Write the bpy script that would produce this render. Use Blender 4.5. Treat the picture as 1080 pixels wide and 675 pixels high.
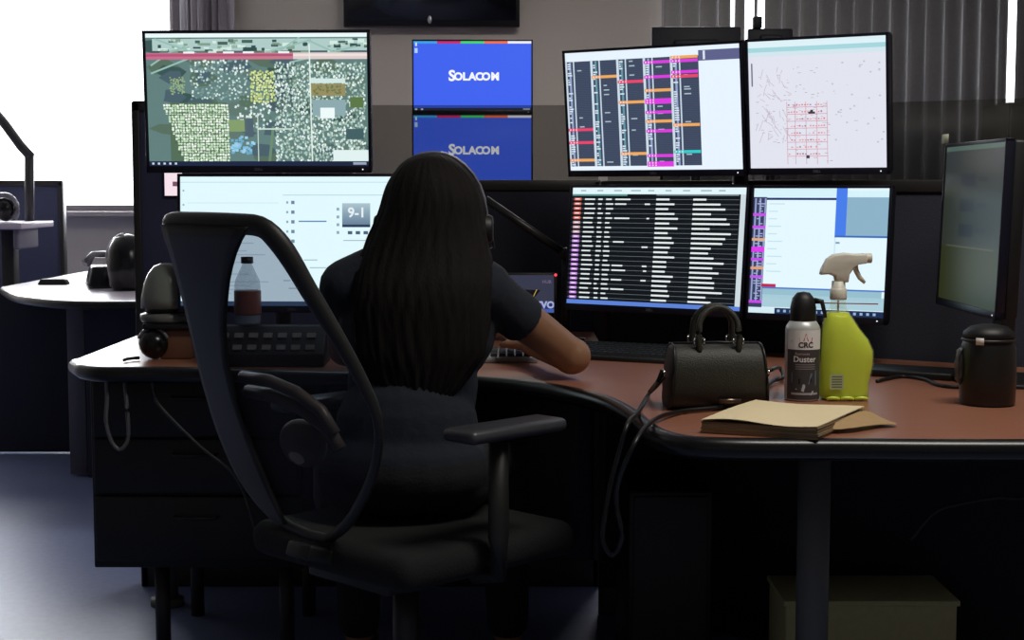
import bpy, bmesh, math, random
from mathutils import Vector, Matrix, Euler
random.seed(7)
R = math.radians
for o in list(bpy.data.objects): bpy.data.objects.remove(o, do_unlink=True)
S = bpy.context.scene
COL = S.collection
# ------------------------------------------------------------ camera, world, exposure, daylight
F = 1600.0; CH = 1.14; PITCH = math.atan(137.5 / F)
cam_d = bpy.data.cameras.new('camera'); cam = bpy.data.objects.new('camera', cam_d); COL.objects.link(cam)
cam_d.sensor_width = 36; cam_d.lens = 36 * F / 1080; cam_d.clip_start = 0.05
cam.location = (0, 0, CH); cam.rotation_euler = (math.pi / 2 - PITCH, 0, 0)
S.camera = cam
w = bpy.data.worlds.new('world'); S.world = w; w.use_nodes = True
w.node_tree.nodes['Background'].inputs[0].default_value = (0.9, 0.94, 1, 1)
w.node_tree.nodes['Background'].inputs[1].default_value = 4.0
S.view_settings.view_transform = 'Standard'; S.view_settings.look = 'None'
S.view_settings.gamma = 1; S.view_settings.use_curve_mapping = False
S.view_settings.exposure = 0.0

def area(name, loc, rot, sx, sy, watts, col):
    l = bpy.data.lights.new(name, 'AREA'); l.shape = 'RECTANGLE'; l.size = sx; l.size_y = sy
    l.energy = watts; l.color = col
    o = bpy.data.objects.new(name, l); COL.objects.link(o); o.location = loc; o.rotation_euler = rot
    return o
WALL_Y = 8.6
area('daylight_left_window', (-2.75, WALL_Y + .22, 1.95), (R(-90), 0, 0), 1.9, 1.9, 170, (.93, .96, 1))
area('daylight_blind_window', (2.3, WALL_Y + .28, 2.0), (R(-90), 0, 0), 3.0, 1.7, 25, (.9, .94, 1))
area('ceiling_troffer_light', (1.1, 2.2, 2.74), (0, 0, 0), 1.15, .5, 30, (1, .95, .87))
area('ceiling_troffer_light', (.4, 6.6, 2.74), (0, 0, 0), 1.15, .5, 38, (1, .95, .9))

def ray(x, y):
    fw = Vector((0, math.cos(PITCH), -math.sin(PITCH))); up = Vector((0, math.sin(PITCH), math.cos(PITCH)))
    return fw * F + Vector((1, 0, 0)) * (x - 540) + up * (337.5 - y)
def P(x, y, Y):
    d = ray(x, y); return Vector((0, 0, CH)) + d * (Y / d.y)
def PZ(x, y, z):
    d = ray(x, y); return Vector((0, 0, CH)) + d * ((z - CH) / d.z)

# ------------------------------------------------------------ materials
def lin(c):
    c = c / 255
    return c / 12.92 if c <= .04045 else ((c + .055) / 1.055) ** 2.4
def rgb(r, g, b): return (lin(r), lin(g), lin(b), 1)
_m = {}
def mat(name, col, rough=.6, metal=0, bump=0, scale=60, var=.12, coat=0, spec=.5, **kw):
    if name in _m: return _m[name]
    m = bpy.data.materials.new(name); m.use_nodes = True; nt = m.node_tree; b = nt.nodes['Principled BSDF']
    b.inputs['Roughness'].default_value = rough; b.inputs['Metallic'].default_value = metal
    b.inputs['Coat Weight'].default_value = coat; b.inputs['Coat Roughness'].default_value = .08
    b.inputs['Specular IOR Level'].default_value = spec
    tc = nt.nodes.new('ShaderNodeTexCoord'); n = nt.nodes.new('ShaderNodeTexNoise')
    n.inputs['Scale'].default_value = scale; n.inputs['Detail'].default_value = 4
    nt.links.new(tc.outputs['Object'], n.inputs['Vector'])
    mx = nt.nodes.new('ShaderNodeMix'); mx.data_type = 'RGBA'
    mx.inputs[6].default_value = tuple(c * (1 - var) for c in col[:3]) + (1,)
    mx.inputs[7].default_value = tuple(min(1, c * (1 + var)) for c in col[:3]) + (1,)
    nt.links.new(n.outputs['Fac'], mx.inputs[0]); nt.links.new(mx.outputs[2], b.inputs['Base Color'])
    if bump:
        bp = nt.nodes.new('ShaderNodeBump'); bp.inputs['Strength'].default_value = bump; bp.inputs['Distance'].default_value = .003
        nt.links.new(n.outputs['Fac'], bp.inputs['Height']); nt.links.new(bp.outputs['Normal'], b.inputs['Normal'])
    for k, v in kw.items(): b.inputs[k.replace('_', ' ')].default_value = v
    _m[name] = m; return m
def stretch(m, sc):
    """anisotropic noise: object coordinates scaled"""
    nt = m.node_tree; mp = nt.nodes.new('ShaderNodeMapping'); mp.inputs['Scale'].default_value = sc
    n = [x for x in nt.nodes if x.type == 'TEX_NOISE'][0]; tc = [x for x in nt.nodes if x.type == 'TEX_COORD'][0]
    nt.links.new(tc.outputs['Object'], mp.inputs[0]); nt.links.new(mp.outputs[0], n.inputs['Vector']); return m
def clear_mix(name, col, rough, alpha, tint=(1, 1, 1)):
    if name in _m: return _m[name]
    m = mat(name, col, rough); nt = m.node_tree; b = nt.nodes['Principled BSDF']; out = nt.nodes['Material Output']
    t = nt.nodes.new('ShaderNodeBsdfTransparent'); t.inputs[0].default_value = (*tint, 1)
    mx = nt.nodes.new('ShaderNodeMixShader'); mx.inputs[0].default_value = alpha
    nt.links.new(t.outputs[0], mx.inputs[1]); nt.links.new(b.outputs[0], mx.inputs[2]); nt.links.new(mx.outputs[0], out.inputs[0])
    return m
def emit(name, col, s=1):
    if name in _m: return _m[name]
    m = bpy.data.materials.new(name); m.use_nodes = True; b = m.node_tree.nodes['Principled BSDF']
    b.inputs['Base Color'].default_value = (.01, .01, .01, 1); b.inputs['Emission Color'].default_value = col; b.inputs['Emission Strength'].default_value = s
    _m[name] = m; return m
def screen_mat(name, s):
    m = bpy.data.materials.new(name); m.use_nodes = True; nt = m.node_tree; b = nt.nodes['Principled BSDF']
    b.inputs['Base Color'].default_value = (.01, .01, .012, 1); b.inputs['Roughness'].default_value = .35
    a = nt.nodes.new('ShaderNodeVertexColor'); a.layer_name = 'Col'
    nt.links.new(a.outputs[0], b.inputs['Emission Color']); b.inputs['Emission Strength'].default_value = s
    return m
def print_mat(name, rough=.5):
    m = bpy.data.materials.new(name); m.use_nodes = True; nt = m.node_tree; b = nt.nodes['Principled BSDF']
    b.inputs['Roughness'].default_value = rough
    a = nt.nodes.new('ShaderNodeVertexColor'); a.layer_name = 'Col'
    nt.links.new(a.outputs[0], b.inputs['Base Color']); return m
SCR = screen_mat('lit_screen', 1.0); SCR_DIM = screen_mat('dim_screen', .7); PRN = print_mat('printed_label')

M_black = mat('black_plastic', rgb(18, 19, 20), .5)
M_blackg = mat('glossy_black_plastic', rgb(15, 15, 20), .22)
M_bez = mat('monitor_bezel', rgb(16, 17, 34), .35)
M_dark = mat('charcoal_paint', rgb(34, 35, 38), .55)
M_mount = mat('dark_metal', rgb(60, 60, 62), .4, .6)
M_chrome = mat('chrome', rgb(190, 190, 190), .2, 1)
M_navy = mat('navy_partition_fabric', rgb(66, 70, 98), .9, bump=.5, scale=500)
M_navyd = mat('dark_partition_fabric', rgb(46, 49, 62), .9, bump=.5, scale=500)
M_trim = mat('partition_trim', rgb(52, 50, 50), .45, .3)
M_glass = clear_mix('smoked_glass', rgb(46, 48, 44), .5, .20, (.80, .80, .78))
M_wall = mat('grey_wall_paint', rgb(166, 159, 152), .85, bump=.15, scale=120, var=.04)
M_ceil = mat('ceiling_tile', rgb(190, 188, 182), .9, bump=.3, scale=90)
M_floor = mat('blue_grey_carpet_tile', rgb(124, 136, 176), .42, bump=.2, scale=40, var=.15)
M_desk = stretch(mat('cherry_laminate', rgb(152, 100, 78), .36, scale=9, var=.16, spec=.5), (1, 9, 9))
M_deskl = mat('pale_laminate', rgb(190, 182, 196), .28, var=.03)
M_edge = mat('black_edge_band', rgb(18, 18, 20), .28)
M_white = mat('white_plastic', rgb(225, 222, 214), .4, var=.03)

# ------------------------------------------------------------ mesh helpers
class MB:
    def __init__(s): s.b = bmesh.new()
    def box(s, c, d, rot=None, taper=None):
        r = bmesh.ops.create_cube(s.b, size=1)['verts']
        for v in r:
            k = 1
            if taper and v.co.z > 0: k = taper
            v.co = Vector((v.co.x * d[0] * k, v.co.y * d[1] * k, v.co.z * d[2]))
            if rot: v.co.rotate(Euler(rot))
            v.co += Vector(c)
        return s
    def cyl(s, a, b, r, r2=None, n=20, caps=True):
        a, b = Vector(a), Vector(b); r2 = r if r2 is None else r2
        d = b - a; q = d.to_track_quat('Z', 'Y')
        M = Matrix.Translation((a + b) / 2) @ q.to_matrix().to_4x4()
        bmesh.ops.create_cone(s.b, cap_ends=caps, segments=n, radius1=r, radius2=r2, depth=d.length, matrix=M); return s
    def ell(s, c, r, rot=None, n=20):
        vs = bmesh.ops.create_uvsphere(s.b, u_segments=n, v_segments=max(8, n // 2), radius=1)['verts']
        for v in vs:
            v.co = Vector((v.co.x * r[0], v.co.y * r[1], v.co.z * r[2]))
            if rot: v.co.rotate(Euler(rot))
            v.co += Vector(c)
        return s
    def cap(s, a, b, r, r2=None, n=16):
        r2 = r if r2 is None else r2
        s.cyl(a, b, r, r2, n); s.ell(a, (r,) * 3, n=n); s.ell(b, (r2,) * 3, n=n); return s
    def tube(s, pts, r, n=10, closed=False, flat=1.0):
        pts = [Vector(p) for p in pts]; N = len(pts); rings = []
        rr = r if isinstance(r, (list, tuple)) else [r] * N
        up = Vector((0, 0, 1))
        for i, p in enumerate(pts):
            if closed: t = pts[(i + 1) % N] - pts[i - 1]
            else: t = pts[min(i + 1, N - 1)] - pts[max(i - 1, 0)]
            t.normalize(); u = up - t * up.dot(t)
            if u.length < .15: u = Vector((0, 1, 0)) - t * t.y
            u.normalize(); v = t.cross(u)
            rings.append([s.b.verts.new(p + (u * math.cos(a) * flat + v * math.sin(a)) * rr[i]) for a in [2 * math.pi * k / n for k in range(n)]])
        for i in range(N if closed else N - 1):
            A, B = rings[i], rings[(i + 1) % N]
            for k in range(n): s.b.faces.new((A[k], A[(k + 1) % n], B[(k + 1) % n], B[k]))
        if not closed: s.b.faces.new(rings[0][::-1]); s.b.faces.new(rings[-1])
        return s
    def loft(s, rings):
        rs = [[s.b.verts.new(Vector(p)) for p in r] for r in rings]; n = len(rs[0])
        for A, B in zip(rs, rs[1:]):
            for k in range(n): s.b.faces.new((A[k], A[(k + 1) % n], B[(k + 1) % n], B[k]))
        s.b.faces.new(rs[0][::-1]); s.b.faces.new(rs[-1]); return s
    def lathe(s, prof, c=(0, 0, 0), n=28, sx=1, sy=1):
        c = Vector(c)
        return s.loft([[c + Vector((max(r, .0004) * math.cos(2 * math.pi * k / n) * sx, max(r, .0004) * math.sin(2 * math.pi * k / n) * sy, z)) for k in range(n)] for r, z in prof])
    def prism(s, poly, z0, z1):
        lo = [s.b.verts.new((x, y, z0)) for x, y in poly]; hi = [s.b.verts.new((x, y, z1)) for x, y in poly]; n = len(poly)
        s.b.faces.new(lo[::-1]); s.b.faces.new(hi)
        for i in range(n): s.b.faces.new((lo[i], lo[(i + 1) % n], hi[(i + 1) % n], hi[i]))
        return s
    def make(s, name, m, parent=None, bevel=0, smooth=True, sub=0, seg=2, angle=40):
        bmesh.ops.recalc_face_normals(s.b, faces=s.b.faces[:])
        me = bpy.data.meshes.new(name); s.b.to_mesh(me); s.b.free(); me.materials.append(m)
        o = bpy.data.objects.new(name, me); COL.objects.link(o)
        if bevel:
            bv = o.modifiers.new('bevel', 'BEVEL'); bv.width = bevel; bv.segments = seg; bv.limit_method = 'ANGLE'; bv.angle_limit = R(35)
        if sub:
            sb = o.modifiers.new('sub', 'SUBSURF'); sb.levels = sub; sb.render_levels = sub
        if smooth:
            me.shade_auto_smooth(angle=R(angle)) if hasattr(me, 'shade_auto_smooth') else me.polygons.foreach_set('use_smooth', [True] * len(me.polygons))
        if parent: o.parent = parent
        return o
def tag(o, label=None, cat=None, group=None, kind=None):
    if label: o['label'] = label
    if cat: o['category'] = cat
    if group: o['group'] = group
    if kind: o['kind'] = kind
    return o
def thing(name, loc, label, cat, rz=0, group=None, rx=0):
    o = bpy.data.objects.new(name, None); COL.objects.link(o); o.empty_display_size = .1
    o.location = loc; o.rotation_mode = 'ZXY' if False else 'XYZ'; o.rotation_euler = (rx, 0, rz)
    return tag(o, label, cat, group)
def struct(name, mb, m, parent=None, **k):
    o = mb.make(name, m, parent, smooth=False, **k)
    if not parent: o['kind'] = 'structure'
    return o
def remesh(o, vox, it=6):
    md = o.modifiers.new('r', 'REMESH'); md.mode = 'VOXEL'; md.voxel_size = vox
    if it: sm = o.modifiers.new('s', 'SMOOTH'); sm.iterations = it; sm.factor = .5
    dg = bpy.context.evaluated_depsgraph_get(); ev = o.evaluated_get(dg)
    me = bpy.data.meshes.new_from_object(ev); mt = o.data.materials[0]; old = o.data
    o.modifiers.clear(); o.data = me; bpy.data.meshes.remove(old)
    me.materials.clear(); me.materials.append(mt)
    me.polygons.foreach_set('use_smooth', [True] * len(me.polygons)); return o

class Draw:
    """flat picture made of coloured shapes in the local XZ plane facing -Y; units metres, origin bottom left"""
    def __init__(s, w, h): s.v = []; s.f = []; s.c = []; s.w = w; s.h = h; s.L = 0
    def poly(s, pts, col, layer=None):
        if layer is None: layer = s.L
        i = len(s.v)
        for x, z in pts:
            s.v.append((min(max(x, 0), s.w), -layer * .00006, min(max(z, 0), s.h)))
        s.f.append(tuple(range(i, i + len(pts)))); s.c.append(col)
    def rect(s, x0, z0, x1, z1, col, layer=None):      # fractions, z from the TOP
        X0, X1 = x0 * s.w, x1 * s.w; Z0, Z1 = (1 - z1) * s.h, (1 - z0) * s.h
        if X1 < 0 or Z1 < 0 or X0 > s.w or Z0 > s.h: return
        s.poly([(X0, Z0), (X1, Z0), (X1, Z1), (X0, Z1)], col, layer)
    def line(s, x0, z0, x1, z1, wd, col, layer=None):
        a = Vector((x0 * s.w, (1 - z0) * s.h)); b = Vector((x1 * s.w, (1 - z1) * s.h)); d = (b - a)
        if d.length < 1e-6: return
        d.normalize(); n = Vector((-d.y, d.x)) * wd / 2
        s.poly([tuple(a - n), tuple(b - n), tuple(b + n), tuple(a + n)], col, layer)
    def text(s, t, x, z, size, col, layer=None, bold=0, align='CENTER'):
        if layer is None: layer = s.L
        cu = bpy.data.curves.new('t', 'FONT'); cu.body = t; cu.size = size; cu.align_x = align; cu.align_y = 'CENTER'; cu.resolution_u = 3; cu.offset = bold
        ob = bpy.data.objects.new('t', cu); COL.objects.link(ob)
        me = bpy.data.meshes.new_from_object(ob.evaluated_get(bpy.context.evaluated_depsgraph_get()))
        i = len(s.v)
        for v in me.vertices: s.v.append((x * s.w + v.co.x, -layer * .00006, (1 - z) * s.h + v.co.y))
        for p in me.polygons: s.f.append(tuple(i + k for k in p.vertices)); s.c.append(col)
        bpy.data.objects.remove(ob); bpy.data.curves.remove(cu); bpy.data.meshes.remove(me)
    def make(s, name, m, parent=None, warp=None):
        vs = [(x - s.w / 2, y, z - s.h / 2) for x, y, z in s.v]
        if warp: vs = [warp(*p) for p in vs]
        me = bpy.data.meshes.new(name); me.from_pydata(vs, [], s.f)
        ca = me.color_attributes.new('Col', 'FLOAT_COLOR', 'CORNER'); k = 0
        for p, c in zip(s.f, s.c):
            for _ in p: ca.data[k].color = c; k += 1
        me.materials.append(m); o = bpy.data.objects.new(name, me); COL.objects.link(o)
        if parent: o.parent = parent
        return o

# ------------------------------------------------------------ the room
struct('floor', MB().box((0, 3.8, -.05), (8.4, 10.2, .1)), M_floor)
struct('ceiling', MB().box((0, 3.8, 2.83), (8.4, 10.2, .1)), M_ceil)
struct('wall_left', MB().box((-4.1, 3.8, 1.39), (.12, 10.2, 2.78)), M_wall)
struct('wall_right', MB().box((4.1, 3.8, 1.39), (.12, 10.2, 2.78)), M_wall)
struct('wall_front', MB().box((0, -1.2, 1.39), (8.1, .12, 2.78)), M_wall)
# back wall with two openings
WX0, WX1, SILL, HEAD = -3.7, P(184, 100, WALL_Y).x, P(100, 223, WALL_Y).z, 2.62
BX0, BX1, BSILL = P(697, 100, WALL_Y).x, 3.8, P(800, 190, WALL_Y).z
wb = MB()
def wbox(x0, x1, z0, z1): wb.box(((x0 + x1) / 2, WALL_Y + .08, (z0 + z1) / 2), (x1 - x0, .16, z1 - z0))
wbox(-4.06, WX0, 0, 2.78); wbox(WX0, WX1, 0, SILL); wbox(WX0, WX1, HEAD, 2.78)
wbox(WX1, BX0, 0, 2.78); wbox(BX0, BX1, 0, BSILL); wbox(BX0, BX1, HEAD, 2.78); wbox(BX1, 4.06, 0, 2.78)
struct('wall_back', wb, M_wall)
M_frame = mat('window_frame_paint', rgb(120, 116, 122), .5)
M_pane = clear_mix('window_glass', rgb(240, 245, 250), .05, .05)
for n, (x0, x1, z0) in enumerate([(WX0, WX1, SILL), (BX0, BX1, BSILL)], 1):
    fr = MB(); t = .035
    for a, b, c, d in [(x0, x0 + t, z0, HEAD), (x1 - t, x1, z0, HEAD), (x0, x1, z0, z0 + t), (x0, x1, HEAD - t, HEAD)]:
        fr.box(((a + b) / 2, WALL_Y + .10, (c + d) / 2), (b - a, .06, d - c))
    wn = struct('window_%d' % n, fr, M_frame)
    struct('window_pane', MB().box(((x0 + x1) / 2, WALL_Y + .11, (z0 + HEAD) / 2), (x1 - x0 - .06, .006, HEAD - z0 - .06)), M_pane, wn)
    struct('window_sill', MB().box(((x0 + x1) / 2, WALL_Y - .01, z0 - .012), (x1 - x0 + .06, .14, .024)), mat('sill_paint', rgb(150, 142, 142), .6), wn)
struct('baseboard_back', MB().box((0, WALL_Y - .008, .05), (8.0, .016, .1)), mat('dark_baseboard', rgb(60, 58, 62), .6))
for i, (lx, ly) in enumerate([(1.1, 2.2), (.4, 6.6)]):
    t = thing('ceiling_light', (lx, ly, 2.78), ['recessed rectangular ceiling light above the near desk', 'recessed rectangular ceiling light above the far desks'][i], 'ceiling light')
    f = MB()
    for a, b, c, d in [(-.6, 0, .02, .56), (.6, 0, .02, .56), (0, -.28, 1.22, .02), (0, .28, 1.22, .02)]: f.box((a, b, -.012), (c, d, .024))
    f.make('light_frame', M_white, t, smooth=False)
# vertical blinds on the right window
M_slat = clear_mix('blind_slat_vinyl', rgb(128, 126, 126), .75, .985)
bl = thing('window_blind', (0, WALL_Y - .06, 0), 'grey vertical slat blind closed over the right-hand window', 'window blind')
MB().box(((BX0 + BX1) / 2, 0, HEAD + .03), (BX1 - BX0 + .05, .06, .05)).make('headrail', M_frame, bl)
sl = MB(); x = BX0 + .012; k = 0
def slat(m, x, ang, w, z0, z1):
    n = 5; pr = []
    for j in range(n + 1):
        u = (j / n - .5) * w; cv = .008 * (1 - (2 * j / n - 1) ** 2)
        pr.append((x + u * math.cos(ang) - cv * math.sin(ang), u * math.sin(ang) - cv * math.cos(ang)))
    pr2 = [(a, b + .0015) for a, b in pr[::-1]]
    m.prism(pr + pr2, z0, z1)
op = {}
for tgt in (772,): op[tgt] = 1
gaps = [(P(769, 15, WALL_Y).x, .022), (P(784, 15, WALL_Y).x - .0, .05), (P(796, 15, WALL_Y).x, .05), (P(1059, 50, WALL_Y).x, .046)]
while x < BX1:
    px = 540 + x / WALL_Y * F
    ang = R(random.uniform(6, 13)); ww = .112
    if gaps and gaps[0][0] - x < .13:
        wv = max(.02, gaps[0][0] - x); slat(sl, x + wv / 2, R(4), wv, BSILL - .03, HEAD); x = gaps[0][0] + gaps[0][1]; gaps.pop(0); continue
    slat(sl, x + .05, ang, ww, BSILL - .03, HEAD); x += .1
sl.make('slats', M_slat, bl)
# gathered blind beside the left window
st = thing('gathered_blind', (0, WALL_Y - .06, 0), 'bunched vertical blind at the right edge of the bright window', 'window blind')
sg = MB(); x = P(186, 20, WALL_Y).x
for i in range(9):
    slat(sg, x + .017, R(random.choice([35, 60, -40, 50])), .075, SILL - .1, HEAD); x += .037
sg.make('slats', mat('bunched_slat_vinyl', rgb(128, 122, 132), .6), st)
MB().box((P(215, 20, WALL_Y).x, 0, HEAD + .03), (.42, .06, .05)).make('headrail', M_frame, st)

# ------------------------------------------------------------ partitions behind the desk
PY = 4.32
def partition(name, x0, x1, z1, label, m, y=PY, glass=None, parts=1):
    t = thing(name, ((x0 + x1) / 2, y, 0), label, 'partition')
    W = x1 - x0
    MB().box((0, 0, z1 / 2 + .03), (W - .02, .05, z1 - .08)).make('fabric_panel', m, t, bevel=.006)
    f = MB(); f.box((0, 0, z1 - .012), (W, .062, .03)); f.box((-W / 2 + .008, 0, z1 / 2), (.022, .062, z1)); f.box((W / 2 - .008, 0, z1 / 2), (.022, .062, z1)); f.box((0, 0, .04), (W, .062, .08))
    f.make('frame', M_trim, t, bevel=.003)
    if glass:
        MB().box((0, 0, z1 + (glass - z1) / 2), (W - .01, .008, glass - z1)).make('glass_screen', M_glass, t)
    return t
gl_top = P(500, 111, PY).z; par_top = P(560, 191, PY).z
xl = P(143, 150, PY).x; xm = P(372, 150, PY).x
partition('desk_partition', xl, xm - .003, P(150, 108, PY).z, 'tall dark navy fabric partition behind the left pair of monitors', M_navy)
partition('desk_partition', xm + .003, .25, par_top, 'dark partition with smoked glass top below the blue screens', M_navyd, glass=gl_top)
DA, DB = Vector((.25, 4.03)), Vector((1.32, 3.365))
dl_ = (DB - DA).length; pt = partition('desk_partition', 0, dl_, P(960, 191, 3.6).z, 'dark partition with smoked glass top behind the right bank of monitors', M_navyd, y=0, glass=P(1000, 106, 3.55).z)
pt.location = ((DA.x + DB.x) / 2, (DA.y + DB.y) / 2, 0); pt.rotation_euler = (0, 0, math.atan2(DB.y - DA.y, DB.x - DA.x))

# ------------------------------------------------------------ main desk
DZ = .74
def curve_pts(pts, n=6):
    out = []
    for i in range(len(pts) - 1):
        p0 = Vector(pts[max(i - 1, 0)]); p1 = Vector(pts[i]); p2 = Vector(pts[i + 1]); p3 = Vector(pts[min(i + 2, len(pts) - 1)])
        for k in range(n):
            t = k / n
            out.append(.5 * ((2 * p1) + (-p0 + p2) * t + (2 * p0 - 5 * p1 + 4 * p2 - p3) * t * t + (-p0 + 3 * p1 - 3 * p2 + p3) * t ** 3))
    out.append(Vector(pts[-1])); return out
def dz(x, y): p = PZ(x, y, DZ); return (p.x, p.y)
front = [(2.0, dz(1080, 464)[1])] + [dz(*q) for q in [(1080, 464), (900, 463), (760, 462), (715, 458), (690, 449), (668, 432), (640, 418), (600, 408), (550, 401), (500, 397), (430, 394), (340, 392), (250, 389), (160, 387), (110, 387), (88, 384)]]
fr2 = [tuple(p) for p in curve_pts(front, 5)]
tip = dz(80, 379)
top = fr2 + [tip, (tip[0], 4.27), (.23, 4.27), (.23, 3.985), (1.30, 3.318), (2.0, 3.318)]
desk = thing('corner_desk', (.4, 3.6, 0), 'large cherry topped corner desk with black edge holding the monitors', 'desk')
off = desk.location
def loc(poly): return [(x - off.x, y - off.y) for x, y in poly]
MB().prism(loc(top), DZ - .004, DZ).make('desktop', M_desk, desk, smooth=False)
MB().prism(loc(top), DZ - .034, DZ - .0045).make('core_board', M_edge, desk, smooth=False)
ev = [Vector((x - off.x, y - off.y, DZ - .017)) for x, y in fr2 + [tip]]
MB().tube(ev, .0185, n=12).make('edge_band', M_edge, desk)
# legs and modesty panel
for (x, y) in [(.555, 2.75), (1.6, 2.75), (-.95, 4.1), (1.6, 3.2)]:
    l = MB(); l.cyl((x - off.x, y - off.y, .02), (x - off.x, y - off.y, DZ - .035), .03); l.cyl((x - off.x, y - off.y, 0), (x - off.x, y - off.y, .02), .045)
    l.make('leg', mat('grey_leg_paint', rgb(96, 98, 96), .5), desk)
MB().box((-.32 - off.x, 4.1 - off.y, .42), (1.0, .018, .5)).make('modesty_panel', M_dark, desk)
# drawer pedestal hung under left wing
pd = thing('drawer_pedestal', (-.745, 3.80, .24), 'black drawer pedestal under the left wing of the desk', 'drawer unit')
MB().box((0, 0, .235), (.5, .5, .465)).make('body', M_black, pd, bevel=.004)
for k, (z, h) in enumerate([(.385, .13), (.25, .13), (.1, .155)]):
    d = MB().box((0, -.26, z), (.48, .018, h)).make('drawer', M_black, pd, bevel=.003)
    MB().tube([(-.05, -.27, z + .03), (-.05, -.29, z + .03), (.05, -.29, z + .03), (.05, -.27, z + .03)], .004).make('handle', M_mount, d)
for a in (-.1, .2):
    for b in (-.2, .2): MB().cyl((a, b, -.24), (a, b, .003), .018).make('foot', M_dark, pd)
# looped cable hanging in front of the pedestal
c0 = [P(112, 392, 3.42), P(113, 420, 3.42), P(112, 445, 3.42), P(118, 466, 3.42), P(127, 474, 3.42), P(135, 462, 3.42), P(134, 430, 3.42), P(131, 396, 3.44)]
tag(MB().tube(curve_pts(c0), .0045).make('hanging_cable', mat('grey_cable', rgb(95, 95, 98), .35)), 'looped grey cable hanging below the left wing of the desk', 'cable')
c1 = [P(160, 396, 3.42), P(163, 415, 3.42), P(170, 430, 3.42), P(210, 470, 3.42), P(250, 505, 3.42), P(270, 560, 3.42)]
tag(MB().tube(curve_pts(c1), .004).make('slanting_cable', mat('dark_cable', rgb(50, 52, 52), .4)), 'thin dark cable slanting down behind the chair back', 'cable')

# ------------------------------------------------------------ monitor builder
def monitor(name, label, cen, W, H, yaw, tilt, draw, scr=SCR, group=None, bz=.007, chin=.016, logo='DELL', mount=True, rear=False):
    """W,H outer size; cen = centre of the outer face"""
    t = thing(name, cen, label, 'monitor', 0, group); t.rotation_euler = Euler((tilt, 0, yaw), 'XYZ')
    sw, sh = W - 2 * bz, H - bz - chin; so = (chin - bz) / 2
    f = MB()
    f.box((0, .008, H / 2 - bz / 2), (W, .018, bz)); f.box((0, .008, -H / 2 + chin / 2), (W, .018, chin))
    f.box((-W / 2 + bz / 2, .008, 0), (bz, .018, H)); f.box((W / 2 - bz / 2, .008, 0), (bz, .018, H))
    b = f.make('bezel', M_bez, t, bevel=.0012)
    if logo:
        d = Draw(.03, .01); d.text(logo, .5, .5, .0085, rgb(120, 120, 125), 1)
        lg = d.make('badge', PRN, b); lg.location = (-W / 2 + .03 if logo != 'DELL' else 0, -.0014, -H / 2 + chin / 2)
    k = MB(); k.box((0, .030, 0), (W - .004, .028, H - .004)); k.box((0, .050, 0), (W * .55, .03, H * .6), taper=1)
    k.make('back_shell', M_black, t, bevel=.006)
    if draw is not None:
        s = draw.make('screen', scr, t); s.location = (0, .0022, so)
        MB().box((0, .006, so), (sw, .006, sh)).make('screen_backing', M_blackg, t)
    else: MB().box((0, .004, so), (sw, .006, sh)).make('screen', M_blackg, t)
    MB().cyl((W / 2 - .02, -.0015, -H / 2 + chin / 2), (W / 2 - .02, .001, -H / 2 + chin / 2), .0016, n=10).make('power_light', emit('led_white', (.8, .9, 1, 1), 1.2), t)
    return t
def dims(W, H, bz=.007, chin=.016): return W - 2 * bz, H - bz - chin
def span(l, r):
    v = r - l; return (l + r) / 2, math.atan2(v.y, v.x), Vector((v.x, v.y)).length
WHT = rgb(228, 248, 255)

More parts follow.
